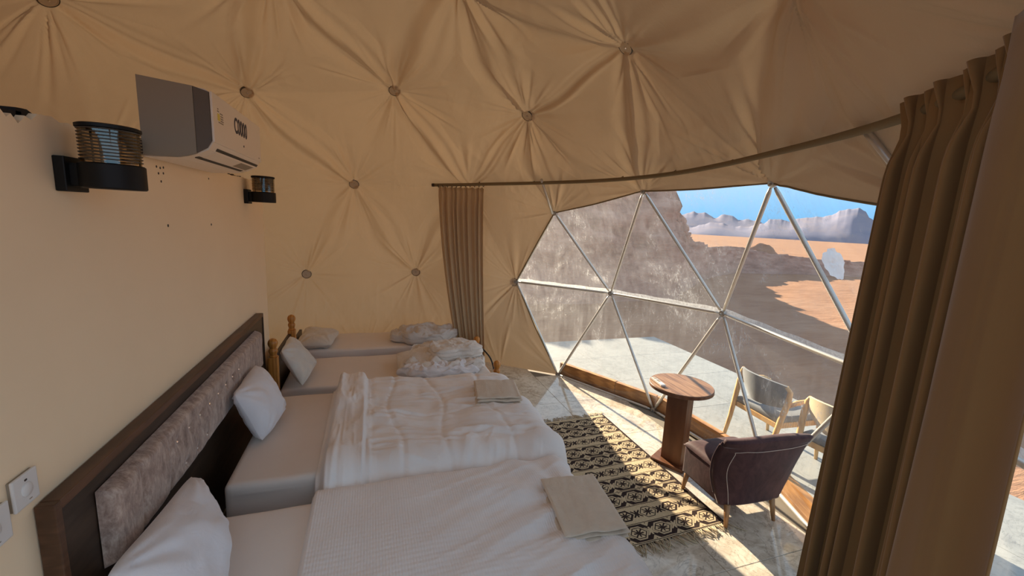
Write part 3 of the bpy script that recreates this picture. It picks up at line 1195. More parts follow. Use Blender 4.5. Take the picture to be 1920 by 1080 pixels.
mountain('mountain', [(1130, 380), (1230, 404), (1282, 402), (1300, 397), (1322, 398), (1340, 408), (1356, 402), (1374, 404), (1384, 412), (1400, 411), (1425, 416), (1450, 424), (1478, 421), (1500, 414), (1540, 420)], 900, 110, 5,
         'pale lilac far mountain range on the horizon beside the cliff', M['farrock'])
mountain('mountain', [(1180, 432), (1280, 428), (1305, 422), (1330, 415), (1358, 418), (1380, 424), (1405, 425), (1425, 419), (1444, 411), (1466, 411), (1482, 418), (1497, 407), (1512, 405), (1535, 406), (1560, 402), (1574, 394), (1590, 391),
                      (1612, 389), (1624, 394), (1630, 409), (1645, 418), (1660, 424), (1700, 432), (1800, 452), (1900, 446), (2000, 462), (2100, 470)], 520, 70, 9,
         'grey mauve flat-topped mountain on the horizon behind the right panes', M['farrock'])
# sunlit rubble hump on the ridge end and two desert bushes
P0 = np.array((29.4, 22.6, -.2))
V = []
NA, NR = 40, 10
for i in range(NR + 1):
    for k in range(NA):
        a_ = 2 * math.pi * k / NA; rr = i / NR
        V.append((P0[0] + 2.3 * rr * math.cos(a_), P0[1] + .8 * rr * math.sin(a_), -.6 + 1.5 * (1 - rr ** 2) ** .8))
V = np.array(V)
V += (.10 * ridged(V * 1.3, 4) * np.clip(V[:, 2] + .6, 0, 1))[:, None] * np.array([.3, -.5, 1])
F = [(i * NA + k, i * NA + (k + 1) % NA, (i + 1) * NA + (k + 1) % NA, (i + 1) * NA + k) for i in range(NR) for k in range(NA)]
o = mk('boulder', V, F, M['sand'])
tag(o, 'low sunlit rock hump on the end of the dark ridge', 'boulder')


def bush(c, r, seed, label):
    r_ = np.random.default_rng(seed)
    root = thing('desert_bush', c, label, 'bush', None)
    V, F = [], []
    for k in range(420):
        d_ = r_.normal(size=3); d_[2] = abs(d_[2]); d_ /= np.linalg.norm(d_)
        p = np.array(c) + d_ * r * r_.uniform(.4, 1.0) * np.array([1.2, 1.2, .9])
        s_ = r_.normal(size=3); s_ /= np.linalg.norm(s_)
        u_ = np.cross(d_, s_); u_ /= np.linalg.norm(u_) + 1e-9
        L = r * .26
        b0 = len(V)
        V += [p - u_ * L * .25, p + u_ * L * .25, p + d_ * L]
        F.append((b0, b0 + 1, b0 + 2))
    fo = mk('foliage', V, F, M['bush'], root, smooth=False)
    bm = bmesh.new()
    for k in range(7):
        a_ = r_.uniform(0, 6.28)
        add_tube(bm, [c, (c[0] + r * .7 * math.cos(a_), c[1] + r * .7 * math.sin(a_), c[2] + r * .7)], [.03 * r, .01 * r], 5)
    from_bm('stem', bm, M['legwood'], root)


bush((33.9, 24.2, -1.25), .95, 3, 'small yellow-green desert bush by the end of the dark ridge')

# ------------------------------------------------------------------ partition wall
WX = -0.66
top = [(-2.45, 2.25), (-1.9, 2.24), (-1.6, 2.235), (-1.30, 2.223), (-1.167, 2.223), (-1.15, 2.206), (-1.133, 2.218), (-1.112, 2.196), (-1.083, 2.222), (-1.06, 2.214), (-1.032, 2.237), (-1.0, 2.238), (-.977, 2.242), (-.95, 2.234), (-.932, 2.226),
       (-.90, 2.236), (-.847, 2.231), (-.80, 2.226), (-.70, 2.222), (-.62, 2.226), (-.547, 2.219), (-.50, 2.226), (-.45, 2.211), (-.401, 2.199), (-.36, 2.214), (-.32, 2.202), (-.277, 2.207), (-.24, 2.221), (-.2, 2.205), (-.12, 2.206), (-.06, 2.222),
       (-.011, 2.208), (.08, 2.214), (.15, 2.204), (.247, 2.213), (.36, 2.206), (.45, 2.217), (.622, 2.212), (.8, 2.204), (1.0, 2.212), (1.195, 2.208), (1.4, 2.205), (1.63, 2.213)]
ring = [(-2.45, 0.0)] + top + [(1.63, 0.0)]
ring2 = []
for (y0, z0), (y1, z1) in zip(ring, ring[1:]):
    n_ = max(1, int(abs(y1 - y0) / .012)) if (z0 > 1 and z1 > 1) else 1
    for t in range(n_):
        s_ = t / n_
        zz = z0 + (z1 - z0) * s_
        yy = y0 + (y1 - y0) * s_
        if n_ > 1 and 0 < t: zz += .0045 * fbm(np.array([[yy * 40, 3.3, 1.1]]), 2)[0]
        ring2.append((yy, zz))
ring2.append(ring[-1])
k = len(ring2)
V = [(WX, y, z) for y, z in ring2] + [(WX - .085, y, z) for y, z in ring2]
F = [tuple(range(k))[::-1], tuple(range(k, 2 * k))] + [(q, (q + 1) % k, (q + 1) % k + k, q + k) for q in range(k)]
bm = bmesh.new()
vs = [bm.verts.new(v_) for v_ in V]
for f_ in F: bm.faces.new([vs[i] for i in f_])
bmesh.ops.recalc_face_normals(bm, faces=bm.faces)
bmesh.ops.triangulate(bm, faces=[f_ for f_ in bm.faces if len(f_.verts) > 4])
wall = from_bm('wall_left', bm, M['plaster'])
tag(wall, 'cream partition wall with a torn jagged top edge', kind='structure')
# dark foam stuffed behind the torn edge
for y0, y1, z in ((-1.40, -1.06, 2.232), (-1.08, -.93, 2.246), (-.58, -.28, 2.238), (-.27, .05, 2.222), (.1, 1.1, 2.216)):
    bm = bmesh.new()
    n_ = int((y1 - y0) / .02)
    prof = [(y0 + (y1 - y0) * i / n_, z + .010 * fbm(np.array([[i * .6, z * 50, y0 * 9]]), 2)[0]) for i in range(n_ + 1)]
    a_ = [bm.verts.new((WX - .02, y, zz)) for y, zz in prof]
    b_ = [bm.verts.new((WX - .06, y, zz)) for y, zz in prof]
    c_ = [bm.verts.new((WX - .02, y, 2.15)) for y, zz in prof]
    d_ = [bm.verts.new((WX - .06, y, 2.15)) for y, zz in prof]
    for i in range(n_):
        bm.faces.new((a_[i], b_[i], b_[i + 1], a_[i + 1])); bm.faces.new((c_[i], a_[i], a_[i + 1], c_[i + 1])); bm.faces.new((b_[i], d_[i], d_[i + 1], b_[i + 1]))
    bm.faces.new((a_[0], c_[0], d_[0], b_[0])); bm.faces.new((a_[-1], b_[-1], d_[-1], c_[-1]))
    o = from_bm('foam_filler', bm, M['foam'], wall)
    o['label'] = 'dark foam showing above the torn wall edge'
for y, z in ((-.322, 2.157), (-.287, 2.154), (-.254, 2.159), (-.308, 2.128), (-.259, 2.132), (-.288, 2.093), (.328, 2.15), (-.257, 1.888), (.319, 1.877)):
    bm = bmesh.new()
    add_tube(bm, [(WX - .004, y, z), (WX + .0015, y, z)], .0055 if z > 1.9 else .007, 8)
    from_bm('screw_hole', bm, M['slot'], wall)

# ------------------------------------------------------------------ wall switch and socket


def wall_plate(name, y0, y1, z0, z1, label, cat):
    t = thing(name, (WX, (y0 + y1) / 2, z0), label, cat)
    box('backbox', (WX - .001, y0 + .003, z0 + .003), (WX + .008, y1 - .003, z1 - .003), M['acgrey'], t, .001)
    box('faceplate', (WX + .007, y0, z0), (WX + .015, y1, z1), M['white'], t, .004)
    bm = bmesh.new()
    yc, zc = (y0 + y1) / 2, (z0 + z1) / 2
    add_tube(bm, [(WX + .012, yc, zc), (WX + .017, yc, zc), (WX + .020, yc, zc)], [.020, .020, .016], 20)
    o = from_bm('rocker', bm, M['white'], t, smooth=True); auto_smooth(o)
    box('indicator', (WX + .0145, yc - .004, zc + .026), (WX + .0165, yc + .004, zc + .031), M['slot'], t, .0005)
    box('print_mark', (WX + .0146, yc + .004, z0 + .012), (WX + .0154, yc + .014, z0 + .015), M['acgrey'], t, 0)
    return t


wall_plate('light_switch', -1.335, -1.247, 1.147, 1.24, 'white square wall switch just above the near end of the headboard', 'switch')
wall_plate('wall_socket', -1.46, -1.352, 1.10, 1.205, 'white wall plate cut off at the edge of the photo', 'socket')

# ------------------------------------------------------------------ wall lamps


def sconce(y, label):
    t = thing('wall_lamp', (WX, y, 2.02), label, 'wall lamp', 'black lamps on the partition wall')
    cx = -0.535
    o = box('wall_plate', (WX, y - .055, 2.018), (WX + .03, y + .055, 2.126), M['black'], t, .004)
    box('arm', (WX + .02, y - .035, 2.035), (cx - .03, y + .035, 2.108), M['black'], t, .006)
    lathe('base_cup', (cx, y, 2.032), [(.080, 0), (.084, .004), (.084, .076), (.079, .080), (.0, .080)], M['black'], t, 40)
    # glass cylinder with dark louvre rings and a cap
    bm = bmesh.new()
    prof = [(.074, .080 + .108 * i / 24) for i in range(25)]
    add_lathe(bm, (cx, y, 2.032), prof, 40, cap=False)
    gl_ = from_bm('glass_shade', bm, M['lampglass'], t, smooth=True)
    bm = bmesh.new()
    for i in range(10):
        z = .090 + .0102 * i
        add_lathe(bm, (cx, y, 2.032), [(.066, z + .003), (.0775, z), (.0785, z + .0025), (.066, z + .0055)], 40, closed=True)
    o = from_bm('louvre_rings', bm, M['lampmetal'], t, smooth=False)
    lathe('cap', (cx, y, 2.032), [(.078, .186), (.081, .188), (.081, .197), (.074, .2), (.0, .2)], M['black'], t, 40)
    lathe('bulb', (cx, y, 2.032), [(.014, .08), (.014, .10), (.024, .115), (.03, .14), (.022, .163), (.006, .172)], M['white'], t, 20)
    for k in range(3):
        a_ = .6 + k * 2.094
        tube('pillar', [(cx + .07 * math.cos(a_), y + .07 * math.sin(a_), 2.11), (cx + .07 * math.cos(a_), y + .07 * math.sin(a_), 2.222)], .003, M['lampmetal'], t, 6)


sconce(-.943, 'black wall lamp with ribbed glass, nearer the camera, left of the air conditioner')
sconce(1.10, 'small-looking black wall lamp at the far end of the partition wall')

# ------------------------------------------------------------------ air conditioner
AX0, AX1, AY0, AY1 = -.640, -.385, -.485, .345
ac = thing('air_conditioner', ((AX0 + AX1) / 2, (AY0 + AY1) / 2, 2.19), 'white wall-mounted split air conditioner above the torn partition wall', 'air conditioner')
prof = [(AX0, 2.185), (AX0, 2.51), (AX1 - .02, 2.485), (AX1 - .005, 2.475), (AX1, 2.46), (AX1, 2.27), (AX1 - .02, 2.235), (AX1 - .07, 2.208), (AX1 - .13, 2.192)]


def extrude_y(bm, prof, y0, y1):
    a_ = [bm.verts.new((x, y0, z)) for x, z in prof]
    b_ = [bm.verts.new((x, y1, z)) for x, z in prof]
    n_ = len(prof)
    bm.faces.new(a_); bm.faces.new(b_[::-1])
    for i in range(n_): bm.faces.new((a_[i], b_[i], b_[(i + 1) % n_], a_[(i + 1) % n_]))
    bmesh.ops.recalc_face_normals(bm, faces=bm.faces)


bm = bmesh.new(); extrude_y(bm, prof, AY0 + .012, AY1 - .012)
from_bm('casing', bm, M['acwhite'], ac)
for y0, y1 in ((AY0, AY0 + .012), (AY1 - .012, AY1)):
    bm = bmesh.new(); extrude_y(bm, [(x, z) for x, z in prof if x < AX1 - .05] + [], y0 + .003, y1)
    bm.free()
    bm = bmesh.new()
    extrude_y(bm, [(AX0, 2.19), (AX0, 2.508), (AX1 - .062, 2.49), (AX1 - .062, 2.215), (AX1 - .10, 2.20), (AX1 - .14, 2.193)], y0, y1)
    from_bm('end_cover', bm, M['acgrey'], ac)
    bm = bmesh.new()
    extrude_y(bm, [(AX1 - .061, 2.49), (AX1 - .005, 2.474), (AX1 - .003, 2.275), (AX1 - .022, 2.242), (AX1 - .061, 2.217)], y0 + .003, y1 - .002)
    from_bm('end_bezel', bm, M['acdark'], ac)
box('front_panel', (AX1 - .003, AY0 + .004, 2.268), (AX1 + .007, AY1 - .004, 2.478), M['acwhite'], ac, .004)
# louvre and slots on the lower curve
bm = bmesh.new()
extrude_y(bm, [(AX1 - .018, 2.236), (AX1 - .021, 2.230), (AX1 - .076, 2.205), (AX1 - .073, 2.211)], AY0 + .10, AY1 - .06)
from_bm('louvre', bm, M['acwhite'], ac)
bm = bmesh.new()
extrude_y(bm, [(AX1 - .072, 2.2105), (AX1 - .074, 2.2045), (AX1 - .090, 2.199), (AX1 - .088, 2.205)], AY0 + .06, AY1 - .09)
from_bm('outlet_slot', bm, M['slot'], ac)
bm = bmesh.new()
extrude_y(bm, [(AX1 - .010, 2.2505), (AX1 - .012, 2.2455), (AX1 - .018, 2.238), (AX1 - .016, 2.243)], AY0 + .09, AY1 - .02)
from_bm('panel_gap', bm, M['slot'], ac)
bm = bmesh.new()
extrude_y(bm, [(AX1 - .022, 2.2295), (AX1 - .024, 2.2285), (AX1 - .066, 2.2095), (AX1 - .064, 2.2105)], .02, AY1 - .075)
o = from_bm('display_sticker', bm, M['acgrey'], ac); o['label'] = 'grey sticker under the front panel'
box('mounting_plate', (WX - .012, -.56, 2.195), (AX0 + .002, .30, 2.25), M['black'], ac, .002)


def text(name, body, size, loc, mat, parent, depth=.0006, sx=1.0):
    cu = bpy.data.curves.new(name, 'FONT')
    cu.body = body; cu.size = size; cu.extrude = depth; cu.offset = size * .022
    cu.align_x = 'CENTER'; cu.align_y = 'CENTER'
    o = bpy.data.objects.new(name, cu)
    COL.objects.link(o)
    # text on a plane whose normal is +X, reading along +Y
    o.matrix_world = Matrix(((0, 0, 1, loc[0]), (sx, 0, 0, loc[1]), (0, 1, 0, loc[2]), (0, 0, 0, 1)))
    mw = Matrix(((0, 0, 1, loc[0]), (sx, 0, 0, loc[1]), (0, 1, 0, loc[2]), (0, 0, 0, 1)))
    cu.materials.append(mat)
    me = bpy.data.meshes.new_from_object(o)
    bpy.data.objects.remove(o)
    o = bpy.data.objects.new(name, me)
    COL.objects.link(o)
    o.parent = parent
    o.matrix_parent_inverse = Matrix.Translation(-WLOC[parent.name])
    o.matrix_basis = mw
    return o


text('lettering', 'C0000', .105, (AX1 + .0075, -.07, 2.392), M['ink'], ac, sx=.80)
text('lettering', 'AE', .014, (AX1 + .0075, -.03, 2.312), M['ink'], ac)
box('energy_label', (AX1 + .0065, -.425, 2.370), (AX1 + .0078, -.395, 2.400), M['yellow'], ac, 0)
for z, y0, y1 in ((2.407, -.425, -.405), (2.402, -.390, -.355), (2.391, -.385, -.352), (2.381, -.385, -.352), (2.371, -.387, -.348), (2.361, -.415, -.352), (2.417, -.422, -.410)):
    box('label_print', (AX1 + .0068, y0, z), (AX1 + .0082, y1, z + .005), M['acgrey'], ac, 0)
box('maker_mark', (AX1 + .0065, .275, 2.285), (AX1 + .0078, .295, 2.291), M['acgrey'], ac, 0)

# ------------------------------------------------------------------ headboard
HX = -.612
hb = thing('headboard', (HX, 0, .1), 'long dark wooden headboard with crushed velvet panel behind both white beds', 'headboard')
box('back_board', (WX + .002, -1.24, .12), (HX - .002, 1.205, 1.105), M['darkwood'], hb, .003)
box('top_rail', (WX + .003, -1.24, 1.085), (HX + .004, 1.205, 1.118), M['redwood'], hb, .004)
box('side_rail', (WX + .003, -1.262, .12), (HX + .004, -1.236, 1.116), M['redwood'], hb, .004)
box('side_rail', (WX + .003, 1.205, .12), (HX + .004, 1.222, 1.113), M['darkwood'], hb, .003)
o = box('edge_strip', (WX + .002, 1.223, .12), (HX - .004, 1.262, 1.10), M['tan_edge'], hb, .002)
o['label'] = 'pale unpainted edge strip'
# velvet cushion with seams, studs
cy0, cy1, cz0, cz1 = -1.085, .945, .745, 1.035
NU, NV = 220, 40
V = np.zeros((NU, NV, 3))
seams = [-1.085 + (2.03) * t / 4 for t in (1, 2, 3)]
for i in range(NU):
    for j in range(NV):
        y = cy0 + (cy1 - cy0) * i / (NU - 1)
        z = cz0 + (cz1 - cz0) * j / (NV - 1)
        ex = min(1, min(y - cy0, cy1 - y) / .035); ez = min(1, min(z - cz0, cz1 - z) / .035)
        th = .052 * (1 - (1 - ex) ** 3) ** .6 * (1 - (1 - ez) ** 3) ** .6
        V[i, j] = (HX + .001 + th, y, z)
yy, zz = V[..., 1], V[..., 2]
for sy in (-.93, -.70):
    dd = np.abs(yy - sy - .03 * np.sin((zz - cz0) * 9))
    V[..., 0] -= .010 * np.exp(-(dd / .010) ** 2) * np.clip((V[..., 0] - HX) / .05, 0, 1)
studs = [(-.596, .94), (-.464, .94), (-.330, .94), (-.196, .94), (-.062, .94), (.068, .94), (.198, .94), (.33, .94), (-.526, .793), (-.393, .793), (-.260, .793)]
for sy, sz in studs:
    dd = np.hypot(yy - sy, zz - sz)
    V[..., 0] -= .014 * np.exp(-(dd / .022) ** 2)
V[..., 0] += .003 * fbm(V * 9, 3) * np.clip((V[..., 0] - HX) / .05, 0, 1)
cush = mk('velvet_panel', V.reshape(-1, 3), grid_faces(NU, NV), M['velvet'], hb)
for sy, sz in studs:
    bm = bmesh.new()
    bmesh.ops.create_icosphere(bm, subdivisions=1, radius=.0075)
    for v_ in bm.verts: v_.co = Vector((HX + .043 + v_.co.x, sy + v_.co.y, sz + v_.co.z))
    from_bm('crystal_stud', bm, M['crystal'], cush)

# ------------------------------------------------------------------ beds


def mattress_mesh(x0, x1, y0, y1, z0, z1, r=.035, seed=0, puff=.0):
    bm = bmesh.new()
    add_box(bm, (x0, y0, z0), (x1, y1, z1), r, 4)
    return bm


def bed_double(name, y0, y1, label):
    t = thing(name, (.45, (y0 + y1) / 2, 0), label, 'bed')
    bm = bmesh.new(); add_box(bm, (-.47, y0 + .02, .06), (1.36, y1 - .02, .31), .01, 2)
    from_bm('base', bm, M['darkwood'], t)
    for sx_ in (-.40, 1.27):
        for sy_ in (y0 + .08, y1 - .08):
            tube('leg', [(sx_, sy_, 0), (sx_, sy_, .07)], .025, M['darkwood'], t, 10)
    # fitted sheet over the mattress
    NU, NV = 60, 40
    bm = bmesh.new(); add_box(bm, (-.47, y0, .30), (1.37, y1, .565), .04, 4)
    bmesh.ops.subdivide_edges(bm, edges=[e_ for e_ in bm.edges if e_.calc_length() > .15], cuts=24, use_grid_fill=True)
    for v_ in bm.verts:
        p = v_.co
        s_ = fbm(np.array([[p.x * 4, p.y * 4, p.z * 9]]), 3)[0]
        dz = .004 * s_
        if p.z > .5: p.z += dz
        else:
            if p.y < y0 + .01: p.y += .007 * s_
    o = from_bm('mattress', bm, M['sheet'], t, smooth=True); auto_smooth(o, 50)
    return t


bed_double('single_bed', -1.75, -.63, 'nearest bed with a waffle-striped white duvet, below the light switch')
bed_double('single_bed', -.40, .73, 'second bed from the camera with a puffy white duvet')


def overflow(a, lo, hi, r):
    """arc-length fold over the edges: returns coordinate, drop"""
    x = np.clip(a, lo, hi)
    dz = np.zeros_like(a)
    for sgn, edge in ((1, hi), (-1, lo)):
        e_ = np.maximum(0, sgn * (a - edge))
        q = r * math.pi / 2
        th = np.minimum(e_, q) / r
        x = x + sgn * r * np.sin(th)
        dz = dz - r * (1 - np.cos(th)) - np.maximum(0, e_ - q)
    return x, dz


def duvet(name, xr, yr, mx, my, zt, r, n, hfun, mat, label, group=None):
    nu, nv = n
    a = np.linspace(xr[0], xr[1], nu); b = np.linspace(yr[0], yr[1], nv)
    AA, BB = np.meshgrid(a, b, indexing='ij')
    x, dx = overflow(AA, mx[0], mx[1], r)
    y, dy = overflow(BB, my[0], my[1], r)
    z = zt + dx + dy
    P = np.stack([x, y, z], -1)
    # normals of the draped sheet
    du = np.gradient(P, axis=0); dv = np.gradient(P, axis=1)
    N = np.cross(du, dv); N /= np.linalg.norm(N, axis=-1)[..., None] + 1e-9
    H = hfun(AA, BB)
    P = P + N * H[..., None]
    V = P.reshape(-1, 3)
    F = grid_faces(nu, nv)
    # underside so the hem has thickness
    P2 = np.stack([x, y, z], -1) + N * .004
    V2 = P2.reshape(-1, 3)
    k = len(V)
    rim = []
    idx = np.arange(nu * nv).reshape(nu, nv)
    loop = list(idx[:, 0]) + list(idx[-1, 1:]) + list(idx[-2::-1, -1]) + list(idx[0, -2:0:-1])
    R = []
    for p, q in zip(loop, loop[1:] + loop[:1]): R.append((p, p + k, q + k, q))
    F2 = F[:, ::-1] + k
    o = mk(name, np.concatenate([V, V2]), np.concatenate([F, F2, np.array(R)]), mat)
    tag(o, label, 'duvet', group)
    return o


def sm(x, a, b):
    t = np.clip((x - a) / (b - a), 0, 1)
    return t * t * (3 - 2 * t)


def d2_h(A, B):
    e0 = sm(A, -.03, .03)
    edge = sm(B, -.70, -.62) * (1 - sm(B, .93, 1.0)) * (1 - sm(A, 1.62, 1.70))
    puff = .072 * e0 * (0.35 + .65 * edge)
    fold = .045 * sm(A, -.03, .05) * (1 - sm(A, .205, .235))
    P3 = np.stack([A * 2.2, B * 2.2, 0 * A], -1)
    wr = .024 * fbm(P3 * 1.3 + 5, 4)
    # long creases: across the bed and lengthwise
    P4 = np.stack([A * 2.0 + .3 * B, B * 9 + 2 * A, 0 * A + 3], -1)
    c1 = .017 * ridged(P4, 3) * sm(A, .22, .3)
    P5 = np.stack([A * 11, B * 1.8 + A, 0 * A + 8], -1)
    c2 = .016 * ridged(P5, 3) * (1 - sm(A, .23, .3))
    q = np.zeros_like(A)
    for xq in (.40, .72, 1.08):
        q -= .009 * np.exp(-((A - xq - .04 * np.sin(B * 6 + xq * 9)) / .018) ** 2)
    for yq in (.38, .05, -.30):
        q -= .010 * np.exp(-((B - yq - .03 * np.sin(A * 7)) / .016) ** 2) * sm(A, .25, .4)
    # gathers at the near hem
    g = .010 * ridged(np.stack([A * 7 - B * 5, B * 2.2, 0 * A + 1], -1), 3) * (1 - sm(B, -.45, -.15)) * sm(A, .5, .9)
    return (puff + fold + wr + c1 + c2 + q + g) * np.clip(e0 + .05, 0, 1) + .004


duvet('duvet', (-.03, 1.74), (-.68, .94), (-.5, 1.285), (-.39, .70), .567, .07, (300, 240), d2_h, M['duvet'],
      'puffy white duvet with turned-back edge on the second bed')

m = Mat('waffle_duvet')
v = m.coord('World')
f = m.noise(v, 4, 5, 0.6, 0.4)
c = m.ramp(f, [(0.3, (0.83, 0.765, 0.73)), (0.7, (0.88, 0.82, 0.785))])
g = m.n('ShaderNodeNewGeometry'); sx = m.n('ShaderNodeSeparateXYZ'); m.t.links.new(g.outputs['Position'], sx.inputs[0])
gx = (NX(sx.outputs[0]) * 520.0).sin() * 0.5; gy = (NX(sx.outputs[1]) * 240.0).sin() * 0.5
nr = m.bump(gx + gy + NX(m.noise(v, 20, 4, .6, .6)) * 3.0, 0.35, 0.0025)
M['waffle'] = m.end(m.pbr(c, 0.85, 0, nr, 0.15, 0.2))


def d1_h(A, B):
    e0 = sm(A, -.04, -.0)
    puff = (.040 - .022 * sm(A, .7, 1.4)) * e0
    P3 = np.stack([A * 1.6, B * 1.6, 0 * A], -1)
    wr = .014 * fbm(P3 + 15, 4)
    P4 = np.stack([A * 1.6 + .4 * B, B * 6 - 2.0 * A, 0 * A + 3], -1)
    c1 = .010 * ridged(P4, 3) * sm(A, .3, .9)
    rr = np.hypot(A - 1.25, B + .95)
    c2 = .010 * np.sin(np.arctan2(B + .95, A - 1.25) * 9 + rr * 3) * np.exp(-((rr - .35) / .22) ** 2)
    return (puff + wr + c1 + c2) * np.clip(e0 + .08, 0, 1) + .004


duvet('duvet', (-.02, 1.80), (-2.0, -.40), (-.5, 1.28), (-1.75, -.64), .560, .075, (280, 240), d1_h, M['waffle'],
      'flat white striped duvet on the nearest bed')


# ------------------------------------------------------------------ pillows
def pillow(c00, c10, c11, c01, thick, mat, label, seed=0, ear=.05, group='white pillows on the beds', wr=.013):
    """corners in order round the outline; the cushion bulges both ways"""
    N_ = 44
    c00, c10, c11, c01 = (np.array(q, float) for q in (c00, c10, c11, c01))
    u = np.linspace(-1, 1, N_); U, W = np.meshgrid(u, u, indexing='ij')
    # pinch the sides inwards between the ears
    pu = U * (1 - ear * (1 - W ** 2) * np.abs(U)) * np.sqrt(1 - .13 * W ** 6); pw = W * (1 - ear * (1 - U ** 2) * np.abs(W)) * np.sqrt(1 - .13 * U ** 6)
    s, t = (pu + 1) / 2, (pw + 1) / 2
    P = (c00 * ((1 - s) * (1 - t))[..., None] + c10 * (s * (1 - t))[..., None] + c11 * (s * t)[..., None] + c01 * ((1 - s) * t)[..., None])
    n = np.cross(c10 - c00, c01 - c00); n /= np.linalg.norm(n)
    prof = ((1 - np.abs(U) ** 2.6) * (1 - np.abs(W) ** 2.6)) ** .55
    ang = np.arctan2(np.abs(W) - 1.02, np.abs(U) - 1.02)
    rc = np.hypot(np.abs(W) - 1, np.abs(U) - 1)
    fold = np.sin(ang * 13 + seed + 2 * np.sign(U) + np.sign(W)) * np.exp(-rc * 1.8) * np.minimum(rc * 4, 1) * np.minimum(prof * 3, 1)
    out = []
    for sg in (1, -1):
        H = thick / 2 * prof + wr * (fbm(P * 7 + seed * 3.1 + sg, 4) * np.minimum(prof * 2, 1) + .9 * fold)
        out.append((P + n * sg * (H + .001)[..., None]).reshape(-1, 3))
    k = N_ * N_
    F = grid_faces(N_, N_)
    V = np.concatenate(out)
    F = np.concatenate([F, F[:, ::-1] + k])
    # weld rims
    idx = np.arange(k).reshape(N_, N_)
    loop = list(idx[:, 0]) + list(idx[-1, 1:]) + list(idx[-2::-1, -1]) + list(idx[0, -2:0:-1])
    R = np.array([(q, p, p + k, q + k) for p, q in zip(loop, loop[1:] + loop[:1])])
    o = mk('pillow', V, np.concatenate([F, R]), mat)
    tag(o, label, 'pillow', group)
    return o


# nearest: leaning on the headboard, large
pillow((-.53, -.57, .765), (-.52, -1.28, .865), (-.20, -1.36, .60), (-.355, -.80, .595), .21, M['pillow'],
       'large white pillow leaning on the near end of the headboard', 1)
pillow((-.515, .01, .90), (-.535, .60, .885), (-.315, .40, .60), (-.37, -.02, .585), .17, M['pillow'],
       'plump white pillow leaning on the headboard of the second bed', 4)
pillow((-.51, 1.32, .745), (-.51, 1.77, .76), (-.26, 1.73, .47), (-.325, 1.19, .435), .13, M['cushcloth'],
       'cream pillow propped on its corner beside the near pine bedpost', 2)
pillow((-.55, 2.20, .505), (-.17, 2.16, .515), (-.11, 2.70, .52), (-.53, 2.86, .535), .15, M['cushcloth'],
       'flat cream pillow lying on the farthest bed against the tent wall', 3)

# ------------------------------------------------------------------ pine beds


def post(x, y, h, parent):
    bm = bmesh.new()
    s = .036
    zt = h - .165
    add_box(bm, (x - s, y - s, 0), (x + s, y + s, zt), .005, 2)
    add_lathe(bm, (x, y, zt), [(.030, 0), (.034, .008), (.027, .020), (.031, .034), (.036, .050), (.034, .066), (.025, .078), (.028, .085),
                               (.037, .105), (.040, .122), (.037, .140), (.026, .156), (.008, .165)], 20)
    o = from_bm('bedpost', bm, M['pine'], parent, smooth=True); auto_smooth(o, 45)


def pine_bed(y0, y1, xh, xf, zh, zf, zm, label, posts, thick=.20):
    t = thing('pine_bed', ((xh + xf) / 2, (y0 + y1) / 2, 0), label, 'bed')
    if 'hn' in posts: post(xh, y0, zh, t)
    if 'hf' in posts: post(xh, y1, zh, t)
    if 'fn' in posts: post(xf, y0, zf, t)
    if 'ff' in posts: post(xf, y1, zf, t)
    o = box('headboard_panel', (xh - .035, y0 + .02, .18), (xh - .005, y1 - .02, zh - .20), M['darkwood'], t, .005)
    o['label'] = 'dark stained headboard panel'
    box('foot_rail', (xf - .018, y0 + .03, .16), (xf + .012, y1 - .03, zf - .22), M['pine'], t, .005)
    for y in (y0 + .005, y1 - .035):
        box('side_rail', (xh, y, .14), (xf, y + .03, .26), M['pine'], t, .004)
    bm = bmesh.new(); add_box(bm, (xh + .03, y0 + .03, zm - thick), (xf - .03, y1 - .03, zm), .035, 4)
    bmesh.ops.subdivide_edges(bm, edges=[e_ for e_ in bm.edges if e_.calc_length() > .15], cuts=24, use_grid_fill=True)
    for v_ in bm.verts:
        p = v_.co
        s_ = fbm(np.array([[p.x * 4, p.y * 5, p.z * 9 + zm * 31]]), 3)[0]
        if p.z > zm - .02: p.z += .006 * s_
        else: p.y += .006 * s_
    o = from_bm('mattress', bm, M['sheet'], t, smooth=True); auto_smooth(o, 50)
    return t


pine_bed(1.23, 2.12, -.55, 1.48, .885, .555, .40, 'honey pine single bed with turned bedposts and crumpled bedding', ('hn', 'hf', 'fn', 'ff'))
pine_bed(2.17, 2.90, -.56, 1.24, .72, .42, .455, 'farthest low single bed against the tent wall', (), .22)


